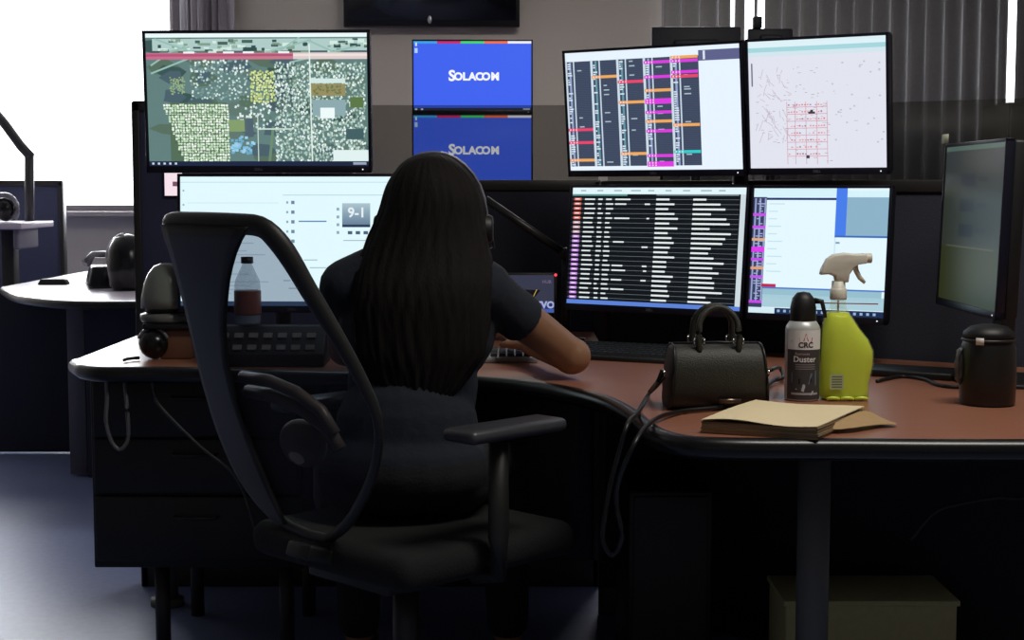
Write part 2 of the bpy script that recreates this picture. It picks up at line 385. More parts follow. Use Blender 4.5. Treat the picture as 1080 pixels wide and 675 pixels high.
# --- aerial map screen (upper left)
def map_screen(w, h):
    d = Draw(w, h); rd = random.Random(3)
    d.rect(0, 0, 1, 1, rgb(98, 128, 126), 0)
    d.rect(0, 0, 1, .03, rgb(236, 250, 252), 3)
    for _ in range(60):
        x, z = rd.random(), rd.uniform(.04, .95); c = rd.choice([(58, 86, 84), (88, 112, 96), (74, 98, 108), (96, 120, 112)])
        d.poly([((x + math.cos(a) * rd.uniform(.03, .09)) * w, (1 - z + math.sin(a) * rd.uniform(.03, .08)) * h) for a in [k * 1.05 for k in range(6)]], rgb(*c), .5 + rd.random() * .3)
    d.rect(.03, .04, 1, .13, rgb(176, 204, 200), 1)
    for _ in range(70): 
        x = rd.random(); z = rd.uniform(.04, .13); d.rect(x, z, x + rd.uniform(.01, .05), z + rd.uniform(.01, .03), rgb(*rd.choice([(70, 100, 90), (210, 235, 225), (130, 160, 140), (50, 80, 80)])), 1.2)
    for a, b in [((.02, .24), (.12, .13)), ((.12, .13), (.2, .1)), ((.02, .3), (.22, .17)), ((.04, .04), (.28, .18)), ((.72, .0), (.6, .14)), ((.73, .05), (.9, .18)), ((.55, .14), (.75, .05)), ((.65, .22), (.95, .1))]:
        d.line(a[0], a[1], b[0], b[1], .004, rgb(150, 190, 180), 1.5)
    for i in range(24):
        x = i / 24; d.rect(x, .145, x + 1 / 24, .195, rgb(200, 108 + i, 140) if i < 16 else rgb(222, 205, 205), 2)
        d.rect(x, .155, x + 1 / 24, .172, rgb(178, 84, 120) if i < 16 else rgb(240, 225, 220), 2.2)
    for k in (.17, .35, .44, .6): d.rect(k, .135, k + .05, .15, rgb(240, 245, 245), 2.4)
    def houses(x0, z0, x1, z1, nx, nz, cols, skew=0, jit=.25, s=.6, keep=1):
        for j in range(nz):
            for i in range(nx):
                if rd.random() > keep: continue
                x = x0 + (x1 - x0) * (i + .5 + rd.uniform(-jit, jit)) / nx; z = z0 + (z1 - z0) * (j + .5 + rd.uniform(-jit, jit)) / nz
                if skew and x < x0 + skew * (z - z0): continue
                a = rd.uniform(-.6, .6); sx = (x1 - x0) / nx * s * .5 * w; sz = (z1 - z0) / nz * s * .5 * h
                cx, cz = x * w, (1 - z) * h
                d.poly([(cx + math.cos(a) * p * sx - math.sin(a) * q * sz, cz + math.sin(a) * p * sx + math.cos(a) * q * sz) for p, q in ((-1, -1), (1, -1), (1, 1), (-1, 1))], rgb(*rd.choice(cols)), 1.8)
    lime = [(205, 232, 200), (222, 240, 215), (188, 218, 180), (238, 250, 235)]
    d.rect(.1, .52, .36, .99, rgb(84, 110, 88), 1.1)
    houses(.07, .53, .37, .99, 24, 22, lime, .2, .2, .78)
    for k in range(6): d.line(.08 + k * .013, .6 + k * .075, .37, .6 + k * .075, .0012, rgb(60, 86, 76), 1.9)
    houses(.2, .2, .46, .3, 20, 4, [(190, 215, 210), (120, 150, 150), (225, 240, 235)], 0, .4, .7, .85)
    houses(.2, .3, .46, .5, 20, 10, [(170, 200, 195), (120, 150, 150), (215, 235, 230)], 0, .45, .65, .7)
    houses(.47, .28, .58, .52, 10, 12, [(205, 222, 140), (222, 232, 165), (180, 200, 120)], 0, .4, .8)
    d.rect(.56, .3, .66, .56, rgb(72, 92, 100), 1)
    houses(.4, .52, .56, .72, 12, 8, [(200, 220, 215), (225, 240, 235), (90, 120, 105)], 0, .45, .7, .8)
    d.rect(.37, .65, .45, .74, rgb(132, 158, 108), 1.85); d.rect(.44, .64, .48, .78, rgb(80, 100, 112), 1.86)
    for _ in range(40):
        x, z = rd.uniform(.37, .48), rd.uniform(.77, .9); d.rect(x, z, x + .014, z + .02, rgb(*rd.choice([(130, 190, 225), (160, 210, 235), (110, 170, 200)])), 1.9)
    houses(.58, .22, .99, .97, 44, 36, [(205, 228, 222), (232, 246, 242), (150, 180, 168), (96, 124, 108), (180, 205, 190)], 0, .45, .85, .85)
    d.rect(.74, .38, .9, .47, rgb(150, 142, 96), 2); d.rect(.74, .34, .9, .375, rgb(210, 232, 228), 2)
    for _ in range(40): x = rd.uniform(.75, .88); z = rd.uniform(.385, .45); d.rect(x, z, x + .008, z + .012, rgb(110, 120, 80), 2.05)
    d.rect(.75, .5, .9, .62, rgb(140, 170, 175), 2); d.rect(.785, .56, .85, .64, rgb(238, 250, 250), 2.1)
    d.rect(.92, .48, .98, .56, rgb(92, 120, 70), 2); d.rect(.9, .72, .98, .8, rgb(66, 96, 100), 2)
    d.rect(.84, .88, 1, .97, rgb(225, 242, 240), 2); d.line(.74, .08, .745, .98, .003, rgb(225, 240, 232), 2.3)
    d.line(.5, .72, .66, .72, .003, rgb(205, 225, 215), 2.3); d.line(.5, .6, .5, .98, .002, rgb(205, 225, 215), 2.3); d.line(.57, .7, .55, .97, .006, rgb(110, 140, 112), 2.2)
    for _ in range(90):
        x, z = rd.uniform(.1, .17), rd.uniform(.32, .45); d.rect(x, z, x + .006, z + .01, rgb(150, 175, 130), 1.7)
    d.rect(0, .965, 1, 1, rgb(26, 38, 66), 4)
    for k in range(5): d.rect(.012 + k * .026, .975, .022 + k * .026, .99, rgb(200, 215, 235), 5)
    d.rect(.93, .972, .99, .992, rgb(150, 165, 190), 5)
    return d
ul_l, ul_r = P(152, 106, 3.44), P(391, 109, 3.42)
c, yaw, W = span(ul_l, ul_r); H = 148 * 3.43 / F
monitor('monitor', 'upper left monitor showing a green aerial map of houses', c, W, H, yaw, R(3), map_screen(*dims(W, H)))

# --- web page screen (lower left)
def page_screen(w, h):
    d = Draw(w, h); rd = random.Random(5)
    d.rect(0, 0, 1, 1, rgb(226, 250, 255), 0)
    d.rect(0, .04, 1, .046, rgb(190, 222, 238), 1)
    g = rgb(140, 165, 185)
    d.rect(.46, .14, 1, .145, rgb(170, 200, 215), 1)
    for k in range(7):
        z = .19 + k * .075
        d.rect(.475, z, .484, z + .018, g, 1); d.rect(.497, z - .004, .512, z + .022, rgb(110, 135, 160), 1)
    d.rect(.53, .34, .655, .35, rgb(90, 130, 180), 1)
    for k in range(4): d.rect(.70, .24 + k * .06, .712, .262 + k * .06, g, 1)
    for j in range(14): d.rect(.725, .205 + j * .012, .85, .217 + j * .012, rgb(170 - j * 5, 195 - j * 5, 205 - j * 4), 1 + j * .02)
    d.text('9-1', .79, .28, .032, rgb(230, 240, 245), 2, .0008)
    d.rect(.725, .37, .85, .39, rgb(40, 60, 90), 2)
    for k in range(3): d.rect(.75 + k * .035, .42, .77 + k * .035, .445, rgb(70, 95, 120), 2)
    d.rect(.73, .49, .83, .496, g, 1)
    for _ in range(36):
        x = rd.uniform(.46, .84); z = rd.choice([.68, .70, .86, .92, .76, .80, .64]); d.rect(x, z, x + rd.uniform(.01, .04), z + .008, rgb(165, 190, 205), 1)
    for k in range(3): d.rect(.58, .86 + k * .04, .66, .868 + k * .04, rgb(120, 150, 175), 1)
    for k in range(8): d.rect(.01, .1 + .11 * k, .018, .115 + .11 * k, rgb(150, 185, 205), 1)
    d.rect(.03, .2, .44, .206, rgb(205, 232, 242), 1)
    for k in range(22):
        z = .3 + k * .03; d.rect(.04, z, .04 + rd.uniform(.1, .36), z + .008, rgb(190, 215, 228), 1)
    d.rect(0, .965, 1, 1, rgb(60, 80, 110), 2)
    return d
ll_l, ll_r = P(187, 252, 3.56), P(429, 252, 3.54)
c, yaw, W = span(ll_l, ll_r); H = .325
c.z = P(300, 183, 3.56).z - H / 2
monitor('monitor', 'lower left monitor with a pale web page behind the woman', c, W, H, yaw, R(-3), page_screen(*dims(W, H)))

# --- right hand bank
def sched(w, h):
    d = Draw(w, h); rd = random.Random(11)
    d.rect(0, 0, 1, 1, rgb(232, 244, 255), 0)
    d.rect(0, .075, .775, .965, rgb(58, 68, 92), 1); d.rect(.775, .035, 1, .12, rgb(94, 98, 140), 1)
    d.rect(.8, .04, .812, .11, rgb(220, 230, 240), 2)
    for k in range(64): d.rect(0, .085 + k * .0137, .775, .087 + k * .0137, rgb(88, 102, 122), 1.1)
    cw = .155
    for k in range(5):
        x = k * cw
        d.rect(x - .004, .07, x + .01, .965, rgb(205, 222, 236), 2)
        d.rect(x + .022, .08, x + .034, .965, rgb(100, 150, 165) if k in (1, 2) else rgb(150, 165, 205), 2)
        d.rect(x + .046, .075, x + .054, .965, rgb(200, 218, 232), 2)
        z = .1
        for j in range(46):
            z = .09 + j * .019
            if rd.random() < .6: d.rect(x + .012, z, x + .02 + rd.random() * .018, z + .011, rgb(220, 232, 244), 2.2)
            if rd.random() < .12: d.rect(x + .07, z, x + .09 + rd.random() * .02, z + .01, rgb(170, 190, 200), 2.2)
    pk = rgb(235, 70, 110); og = rgb(240, 170, 95); mg = rgb(222, 60, 226); cy = rgb(50, 205, 205)
    bars = [(0, .64, pk), (0, .75, pk), (0, .9, og), (1, .2, og), (2, .25, pk), (2, .42, og), (2, .85, og), (3, .1, mg), (3, .22, mg), (3, .33, og), (3, .41, mg), (3, .43, mg), (3, .51, mg), (3, .585, og), (3, .665, mg), (3, .87, mg), (3, .93, mg), (3, .95, mg), (4, .07, og), (4, .1, mg), (4, .19, mg), (4, .225, pk), (4, .62, og), (4, .84, cy)]
    for k, z, c in bars:
        x = k * cw
        d.rect(x, z, x + cw - .004, z + .024, c, 3)
        for j in range(3): d.rect(x + .008 + j * .018, z + .006, x + .016 + j * .018, z + .018, rgb(250, 210, 230), 4)
    return d
def paper_map(w, h):
    d = Draw(w, h); rd = random.Random(21)
    d.rect(0, 0, 1, 1, rgb(226, 228, 240), 0)
    d.rect(0, 0, 1, .05, rgb(222, 242, 248), 1); d.rect(0, .05, 1, .085, rgb(165, 215, 222), 1); d.rect(0, .085, 1, .12, rgb(212, 230, 238), 1)
    d.rect(.02, .17, .03, .35, rgb(95, 95, 115), 1)
    for _ in range(150):
        x, z = rd.gauss(.35, .2), rd.gauss(.55, .2)
        if not (.04 < x < .96 and .14 < z < .97): continue
        d.rect(x, z, x + rd.uniform(.006, .03), z + .004, rgb(*rd.choice([(185, 165, 185), (165, 150, 170), (200, 170, 180)])), 1)
    for _ in range(45):
        x, z = rd.uniform(.06, .3), rd.uniform(.2, .75); d.line(x, z, x + rd.uniform(-.04, .06), z + rd.uniform(.02, .09), .0012, rgb(190, 175, 195), 1)
    for _ in range(22):
        x, z = rd.uniform(.6, .98), rd.uniform(.14, .8); d.rect(x, z, x + .014, z + .012, rgb(196, 192, 208), 1)
    for j in range(8):
        z = .52 + j * .055
        d.rect(.28, z, .58, z + .004, rgb(215, 130, 145), 1.2)
        for i in range(14):
            x = .29 + i * .02
            if rd.random() < .75: d.rect(x, z - .02 + rd.uniform(-.004, .004), x + .012, z - .010, rgb(*rd.choice([(225, 120, 130), (170, 120, 140), (235, 150, 150)])), 1.3)
    for x in (.28, .34, .42, .5, .575): d.rect(x, .48, x + .004, .97, rgb(205, 150, 160), 1.2)
    d.rect(.44, .56, .49, .575, rgb(60, 60, 70), 2); d.rect(.455, .545, .475, .56, rgb(60, 60, 70), 2)
    d.rect(.42, .9, .445, .925, rgb(60, 60, 70), 2)
    return d
def listing(w, h):
    d = Draw(w, h); rd = random.Random(31)
    d.rect(0, 0, 1, 1, rgb(10, 16, 22), 0)
    d.rect(0, 0, 1, .055, rgb(226, 246, 250), 1)
    for k in range(9): x = .05 + k * .1; d.rect(x, .02, x + rd.uniform(.03, .07), .03, rgb(150, 175, 185), 2)
    d.rect(0, .055, .33, .07, rgb(90, 150, 145), 1); d.rect(.5, .055, .96, .067, rgb(120, 140, 145), 1)
    n = 22
    for i in range(n):
        z = .085 + i * (.885 / n)
        d.rect(.0, z + .012, .965, z + .015, rgb(110, 122, 126), 1)
        left = rgb(230, 110, 90) if i < 5 else (rgb(200, 160, 170) if i < 8 else rgb(190, 130, 225))
        d.rect(.012, z + .002, .055, z + .024, left, 2); d.rect(.02, z + .008, .045, z + .017, rgb(250, 235, 245), 3)
        wt = rgb(232, 240, 240)
        for x0, x1 in ((.075, .135), (.16, .183), (.205, .24)): d.rect(x0 + rd.uniform(-.003, .003), z + .008, x1 + rd.uniform(-.01, .01), z + .02, wt, 2)
        if i in (0, 1, 4, 9, 14, 15, 17, 19): d.rect(.26, z + .008, .26 + rd.uniform(.06, .09), z + .02, wt, 2)
        if i in (1, 4, 10, 14, 15, 17): d.rect(.44 + rd.uniform(-.01, .01), z + .008, .465, z + .02, wt, 2)
        d.rect(.5, z + .006, .5 + rd.uniform(.07, .13), z + .021, wt, 2)
        d.rect(.71, z + .006, .71 + rd.uniform(.07, .22), z + .021, wt, 2)
    d.rect(.97, .055, 1, .965, rgb(205, 218, 224), 3)
    d.rect(0, .965, 1, 1, rgb(92, 130, 215), 3)
    return d
def windows_screen(w, h):
    d = Draw(w, h); rd = random.Random(41)
    d.rect(0, 0, 1, 1, WHT, 0)
    d.rect(0, 0, .1, 1, rgb(56, 62, 100), 1); d.rect(0, 0, .62, .07, rgb(214, 242, 250), 1.5)
    for x in (.01, .045, .085): d.rect(x, .08, x + .012, .92, rgb(150, 165, 205), 2)
    for z, c in [(.2, (200, 80, 235)), (.3, (200, 80, 235)), (.4, (220, 170, 130)), (.47, (222, 60, 240)), (.49, (222, 60, 240)), (.56, (200, 70, 235)), (.63, (225, 160, 120)), (.7, (190, 90, 235)), (.9, (200, 70, 235))]:
        d.rect(0, z, .1, z + .022, rgb(*c), 3)
    for j in range(40): d.rect(.02 + rd.random() * .05, .1 + j * .02, .045 + rd.random() * .05, .108 + j * .02, rgb(170, 180, 220), 2.5)
    d.rect(.1, .075, .62, .093, rgb(30, 52, 110), 2)
    d.rect(.62, 0, .70, .38, rgb(70, 125, 235), 2); d.rect(.70, .02, 1, .07, rgb(214, 242, 250), 2); d.rect(.70, .07, 1, .38, rgb(140, 178, 200), 2); d.rect(.62, .37, 1, .385, rgb(60, 105, 190), 2.5)
    d.rect(.62, .385, .63, .8, rgb(205, 232, 244), 2); d.rect(.63, .42, .66, .435, rgb(130, 160, 185), 3)
    for j in range(10): d.rect(.12, .12 + j * .06, .12 + rd.uniform(.05, .12), .128 + j * .06, rgb(195, 225, 238), 2)
    d.rect(.09, .765, .2, .79, rgb(190, 40, 80), 3); d.rect(.1, .79, 1, .802, rgb(72, 120, 205), 3); d.rect(.1, .802, .98, .88, rgb(150, 190, 205), 3)
    d.rect(.1, .85, 1, .95, rgb(170, 205, 218), 3)
    d.rect(0, .955, .2, 1, rgb(214, 236, 245), 4); d.rect(.2, .955, 1, 1, rgb(24, 44, 84), 4)
    for j in range(16): d.rect(.22 + j * .047, .968, .24 + j * .047, .988, rgb(150, 180, 215), 5)
    return d
HB = .318
zl, zr = F * HB / 131, F * HB / 148
zm = F * HB / 141
def bank(x0, y0, Y0, x1, y1, Y1, name, label, fn, tilt, H=HB, logo='DELL'):
    c, yaw, W = span(P(x0, y0, Y0), P(x1, y1, Y1))
    return monitor(name, label, c, W - .003, H, yaw, tilt, fn(*dims(W - .003, H)), logo=logo), c, yaw
m1, c1_, y1_ = bank(595.5, 121, zl, 785, 114, zm, 'monitor', 'monitor showing a dark schedule grid with pink bars', sched, R(6))
m2, c2_, y2_ = bank(786.5, 114, zm, 938.5, 109, zr, 'monitor', 'monitor with a pale street plan in faint red lines', paper_map, R(6))
m3, c3_, y3_ = bank(597.5, 260.5, zl, 787, 265, zm, 'monitor', 'monitor filled with a black call list in white rows', listing, R(-6))
m4, c4_, y4_ = bank(788.5, 265, zm, 938.5, 270, zr, 'monitor', 'monitor with pale windows right behind the spray bottle', windows_screen, R(-6))

# stands for both banks
def stand(name, label, x, y, zt, arms, slant=None):
    t = thing(name, (x, y, DZ), label, 'monitor stand')
    MB().cyl((0, 0, 0), (0, 0, .012), .07, n=32).make('base_plate', M_black, t, bevel=.003)
    MB().cyl((0, 0, .01), (0, 0, zt - DZ), .019).make('pole', M_mount, t)
    for a in arms:
        a = Vector(a) - Vector((x, y, DZ)); q = Vector((0, 0, a.z))
        m = MB(); m.cyl(q - Vector((0, 0, .03)), q + Vector((0, 0, .03)), .026); m.tube([q, q.lerp(a, .5) + Vector((0, .03, 0)), a], .014)
        m.make('arm', M_mount, t)
    return t
def behind(c, yaw, d=.065): return c + Vector((-math.sin(yaw), math.cos(yaw), 0)) * d
stand('monitor_stand', 'dark pole with four arms behind the right bank of monitors', .555, 3.705, 1.42, [behind(c1_, y1_), behind(c2_, y2_), behind(c3_, y3_), behind(c4_, y4_)])
stand('monitor_stand', 'dark pole stand behind the two left monitors', -.82 + .1, 3.74, 1.40, [behind(ul_l.lerp(ul_r, .5), 0), behind(Vector((c.x, 3.55, c.z)), 0)]) if False else None
cl = ul_l.lerp(ul_r, .5); cll = Vector(((ll_l.x + ll_r.x) / 2, 3.55, P(300, 183, 3.56).z - .16))
stand('monitor_stand', 'dark pole stand behind the two left monitors', cl.x, 3.78, 1.40, [behind(cl, 0, .06), behind(cll, 0, .06)])
# slanting gas arm visible between head and call list
t = thing('slanting_stand', P(597, 268, 3.98), 'dark slanting support arm between the woman and the call list monitor', 'stand')
a, b = Vector((0, 0, 0)), P(512, 210, 3.98) - t.location
MB().tube([a, b], .0105).make('upper_arm', M_mount, t)
bb = Vector((0, 0, DZ - t.location.z))
m = MB(); m.cyl(bb, a, .012); m.cyl(bb, bb + Vector((0, 0, .012)), .05); m.ell(a, (.018, .018, .018)); m.make('post', M_mount, t)

# --- small device with lettering at the shoulder
def evo(w, h):
    d = Draw(w, h)
    d.rect(0, 0, 1, 1, rgb(62, 66, 88), 0); d.rect(0, .72, 1, 1, rgb(42, 58, 130), 1); d.rect(0, .9, 1, 1, rgb(80, 105, 190), 1.2)
    d.text('EVO', .82, .80, .024, rgb(190, 200, 245), 3, .0012)
    d.text('HUB', .84, .18, .012, rgb(140, 120, 160), 3)
    d.poly([(w * .44, h * .62), (w * .74, h * .60), (w * .56, h * .24), (w * .47, h * .28), (w * .56, h * .48)], rgb(12, 12, 20), 2)
    d.line(.68, .38, .58, .72, .002, rgb(220, 190, 90), 3)
    return d
c, yaw, W = span(P(522, 310, 3.95), P(587, 310, 3.93)); H = .098
t = thing('small_screen', (c.x, c.y, c.z), 'small blue grey screen lettered EVO beside the womans right shoulder', 'screen')
MB().box((0, .012, 0), (W + .01, .02, H + .01)).make('case', M_black, t, bevel=.003)
evo(W, H).make('screen', SCR_DIM, t)
m = MB(); m.box((0, .03, -(c.z - DZ) + .005), (.1, .08, .01)); m.cyl((0, .03, -(c.z - DZ) + .005), (0, .03, 0), .01); m.make('foot', M_black, t)
t = thing('call_light', P(586, 290, 3.93), 'tiny red indicator light above the small screen', 'indicator light')
MB().ell((0, 0, 0), (.0035,) * 3).make('lens', emit('led_red', (1, .05, .08, 1), 2), t)
m = MB(); q = t.location.z - DZ; m.cyl((0, .006, -q), (0, .006, .003), .004); m.cyl((0, .006, -q), (0, .006, -q + .006), .02); m.make('stem', M_black, t)

# glowing pink patch by lower left monitor, built as a small lit panel
t = thing('glowing_patch', P(183, 194, PY - .034), 'small glowing pale pink patch at left edge of the lower left monitor', 'display')
MB().box((0, .003, 0), (.056, .006, .074)).make('case', M_black, t, bevel=.002)
d = Draw(.05, .066); d.rect(0, 0, 1, 1, rgb(248, 226, 236), 0); d.rect(.45, .4, .8, .6, rgb(120, 80, 100), 1)
d.make('screen', SCR, t).location = (0, -.0006, 0)

# --- side-on monitor at right
def reflect_screen(w, h):  # faint reflections on this screen, drawn in as dim glowing colour
    d = Draw(w, h); rd = random.Random(2)
    for j in range(20): d.rect(0, j / 20, 1, (j + 1) / 20, rgb(50, 56, 46) if j < 13 else rgb(48, 54, 26), 0)
    d.rect(0, .0, 1, .03, rgb(80, 105, 90), 1)
    for k in range(3): d.rect(.3, .18 + k * .16, .55, .26 + k * .16, rgb(36, 40, 42), 1); d.rect(.6, .2 + k * .16, .75, .23 + k * .16, rgb(40, 44, 44), 1)
    d.rect(.1, .64, .9, .65, rgb(80, 85, 60), 1)
    return d
L, Rr = P(992, 242, 3.36), P(1056, 236, 2.93)
c, yaw, W = span(L, Rr); H = .352
sm_ = monitor('monitor', 'dim monitor turned almost side-on behind the black tumbler', c, W, H, yaw, R(-2), reflect_screen(*dims(W, H)), scr=SCR_DIM)
zz = c.z - DZ
MB().box((0, .09, .006 - zz), (.24, .2, .012)).make('foot', M_black, sm_, bevel=.004)
MB().box((0, .085, -zz / 2 + .01), (.06, .03, zz)).make('column', M_black, sm_, bevel=.004)
o = MB().box((0, 0, 0), (.045, .002, .02)).make('paper_tab', mat('pale_tab', rgb(190, 196, 170), .7)); 
o.location = Vector((L.x - .003, L.y - .03, c.z + H / 2 + .011)); o.rotation_euler = (0, 0, yaw)
tag(o, 'pale tab sticking up from top of the side-on monitor', 'tab')

# ------------------------------------------------------------ far screens and television
def sola(w, h):
    d = Draw(w, h)
    d.rect(0, 0, 1, 1, rgb(62, 98, 238), 0)
    for k, c in enumerate([(60, 160, 230), (200, 40, 110), (70, 210, 110), (240, 110, 70), (235, 235, 250)]): d.rect(k / 5, 0, k / 5 + .201, .035, rgb(*c), 1)
    d.text('S', .325, .505, .064, rgb(245, 248, 255), 2, .0022)
    for k_, ch_ in enumerate('OLACOM'): d.text(ch_, .380 + k_ * .059 + (.018 if k_ == 5 else 0), .515, .046, rgb(245, 248, 255), 2, .0022)
    d.rect(.01, .1, .035, .17, rgb(180, 210, 245), 2); d.rect(.015, .02, .03, .07, rgb(210, 230, 245), 2)
    d.rect(0, .965, 1, 1, rgb(40, 48, 80), 2)
    for k in range(2): d.rect(.01 + k * .05, .972, .03 + k * .05, .995, rgb(210, 220, 240), 3)
    d.rect(.93, .972, .99, .992, rgb(180, 190, 210), 3)
    return d
FY = 6.7
for i, (yc, lab) in enumerate([(81, 'upper of the two bright blue logo screens on far desk'), (159, 'lower blue logo screen seen through the smoked glass')]):
    c, yaw, W = span(P(434.5, yc, FY), P(562, yc, FY)); H = 77 * FY / F
    monitor('far_monitor', lab, c, W, H, 0, 0, sola(*dims(W, H)), logo=None, group=None)
fx = P(498, 120, FY).x
fd = thing('far_desk', (fx + .3, FY + .1, 0), 'far desk hidden behind the smoked glass under the blue screens', 'desk')
MB().box((0, 0, DZ - .015), (1.9, .75, .03)).make('desktop', M_desk, fd, bevel=.004)
for a in (-.9, .9): MB().box((a, 0, (DZ - .03) / 2), (.03, .7, DZ - .03)).make('side_panel', M_dark, fd, bevel=.003)
stand('monitor_stand', 'pole stand carrying the two blue logo screens', fx, FY + .16, 1.72, [(fx, FY + .062, P(0, 81, FY).z), (fx, FY + .062, P(0, 159, FY).z)])
# dark rear monitors over the bank
for i, (x0, x1, yt, yb, lab) in enumerate([(687, 781, 28, 72, 'back of a dark monitor poking above the pink bar screen'), (789, 836, 30, 62, 'small dark monitor back above the street plan screen')]):
    Y = 5.3; l, r = P(x0, (yt + yb) / 2, Y), P(x1, (yt + yb) / 2, Y); W = r.x - l.x; zt = P(700, yt, Y).z; H = W * .66
    cz = zt - H / 2
    t = thing('rear_monitor', ((l.x + r.x) / 2, Y, 0), lab, 'monitor')
    m = MB(); m.box((0, .012, cz), (W, .03, H)); m.box((0, -.012, cz), (W * .5, .03, H * .55)); m.make('back_shell', mat('rear_shell', rgb(52, 52, 60), .5), t, bevel=.006)
    MB().box((0, .0285, cz), (W - .02, .004, H - .02)).make('screen', M_blackg, t)
    m = MB(); m.cyl((0, -.02, 0.01), (0, -.02, cz), .018); m.cyl((0, -.02, 0), (0, -.02, .02), .11, n=32); m.make('floor_stand', M_mount, t)
    if not i: continue
    m = MB(); m.box((-W * .3, 0, zt + .02), (.03, .03, .04)); m.make('webcam', M_black, t, bevel=.004)
# television
tv = thing('television', (P(456, 0, WALL_Y).x, WALL_Y - .07, P(456, 29, WALL_Y - .07).z), 'black flat television mounted high on the grey back wall', 'television')
tw = (547 - 364) / F * (WALL_Y - .07)
MB().box((0, 0, tw * .3), (tw, .05, tw * .6)).make('case', M_blackg, tv, bevel=.006)
MB().box((0, -.027, tw * .3 + .012), (tw - .04, .003, tw * .6 - .05)).make('screen', M_blackg, tv)
MB().ell((-.01, -.028, .04), (.012, .004, .022)).make('badge', mat('silver_badge', rgb(150, 150, 155), .3, .6), tv)
MB().box((0, .042, tw * .3), (.3, .045, .25)).make('wall_bracket', M_mount, tv)

t = thing('added_dark_block', (P(1050, 108, 7.9).x + .45, 7.9, 0), 'added dark cabinet shape blocking the bright gap of the blind at the far right edge', 'cabinet')  # added block with doors, stops the bright blind gap from showing lower down
zt = P(1060, 108, 7.7).z
MB().box((0, 0, zt / 2), (.9, .4, zt)).make('body', mat('olive_grey_steel', rgb(70, 68, 58), .5), t, bevel=.004)
for k in (-1, 1):
    d = MB().box((k * .223, -.208, zt / 2 + .03), (.435, .018, zt - .1)).make('door', mat('olive_grey_steel', rgb(70, 68, 58), .5), t, bevel=.003)
    MB().cyl((k * .03, -.225, 1.0), (k * .03, -.225, 1.14), .006).make('handle', M_mount, d)
# ------------------------------------------------------------ workstation at left background
bd = thing('back_desk', (-1.6, 6.4, 0), 'glossy pale desk gleaming in front of the bright window', 'desk')
bp = [(-2.10, 6.25), dz(20, 311), dz(60, 316), dz(100, 317.5), dz(146, 317.5), (-.9, 5.45), (-.9, 7.55), (-2.09, 7.6)]
bp2 = [tuple(p) for p in curve_pts(bp[:6], 4)] + bp[6:]
MB().prism([(x + 1.6, y - 6.4) for x, y in bp2], DZ - .03, DZ).make('desktop', M_deskl, bd, smooth=False)
MB().tube([Vector((x + 1.6, y - 6.4, DZ - .016)) for x, y in bp2], .017, closed=True).make('edge_band', M_edge, bd)
MB().box((.25, .4, .36), (1.0, .03, .68)).make('modesty_panel', M_navyd, bd, bevel=.003)
q = P(12, 350, 6.6)
MB().box((q.x + 1.72, .1, .36), (.55, .03, .70)).make('side_panel', M_navyd, bd, bevel=.003)
q = P(82, 370, 6.0); MB().box((q.x + 1.6, -.4, .36), (.07, .05, .70)).make('leg', mat('grey_leg', rgb(96, 94, 104), .5), bd, bevel=.004)
q = P(116, 370, 6.0); MB().box((q.x + 1.68, -.35, .36), (.3, .3, .70)).make('cabinet', M_navyd, bd, bevel=.004)
# telephone on that desk
ph = thing('desk_telephone', PZ(112, 303, DZ), 'black telephone with shiny grey edges on the gleaming back desk', 'telephone', R(20))
m = MB(); m.box((0, .0, .045), (.16, .2, .09), taper=.75); m.make('base', M_blackg, ph, bevel=.012)
m = MB(); m.tube([(-.08, -.03, .10), (-.05, .0, .135), (.02, .02, .135), (.09, .0, .115)], [.02, .014, .014, .02]); m.make('handset', mat('grey_shiny_plastic', rgb(120, 120, 128), .2), ph)
q = PZ(136, 306, DZ)
t = thing('desk_speaker', q, 'rounded dark speaker with pale rim beside the telephone', 'speaker')
MB().lathe([(.055, 0), (.075, .02), (.085, .09), (.08, .16), (.055, .21), (.0, .225)]).make('body', M_blackg, t)
MB().tube([(.0855 * math.cos(a) * .98, -.01, .12 + .105 * math.sin(a)) for a in [R(100 + k * 10) for k in range(9)]], .007).make('rim', mat('pale_rim', rgb(200, 200, 210), .25), t)
o = thing('stapler', PZ(57, 300, DZ), 'small dark object lying alone on the gleaming back desk', 'stapler')
MB().box((0, 0, .012), (.13, .05, .024), taper=.8).make('body', M_black, o, bevel=.006)
# raised counter, partition and arm at far left edge
t = partition('low_partition', P(-60, 240, 7.9).x, P(68, 240, 7.9).x, P(50, 191, 7.9).z, 'dark blue partition standing below the bright window', M_navy, y=7.9)
t = thing('raised_desk', (P(-5, 230, 7.3).x, 7.35, 0), 'raised pale desk at the left edge under the window', 'desk')
zt = P(20, 235, 7.1).z
MB().box((-.12, 0, zt - .015), (.62, .5, .03)).make('desktop', M_deskl, t, bevel=.005)
for a in (-.32, .05): MB().box((a, 0, zt / 2 - .02), (.06, .08, zt - .04)).make('leg', M_mount, t, bevel=.004)
MB().box((.135, -.02, zt - .07), (.03, .3, .12)).make('end_bracket', mat('pale_bracket', rgb(110, 108, 122), .4), t, bevel=.01)
t = thing('monitor_arm', P(31, 232, 7.5), 'dark jointed arm reaching in from the left edge before the window', 'arm')  # jointed monitor arm with upright and boom
def rel(x, y): return P(x, y, 7.5) - t.location
MB().tube([rel(31, 234), rel(31, 163)], .023).make('upright', M_dark, t)
MB().tube([rel(33, 166), rel(22, 154), rel(6, 132), rel(-14, 108)], .024).make('boom', M_dark, t)
t = thing('desk_headset', P(6, 222, 7.3), 'dark rounded headset with grey rim on the raised desk', 'headset')
t.location.z = zt
MB().ell((0, 0, .062), (.055, .05, .06)).make('cup', M_blackg, t)
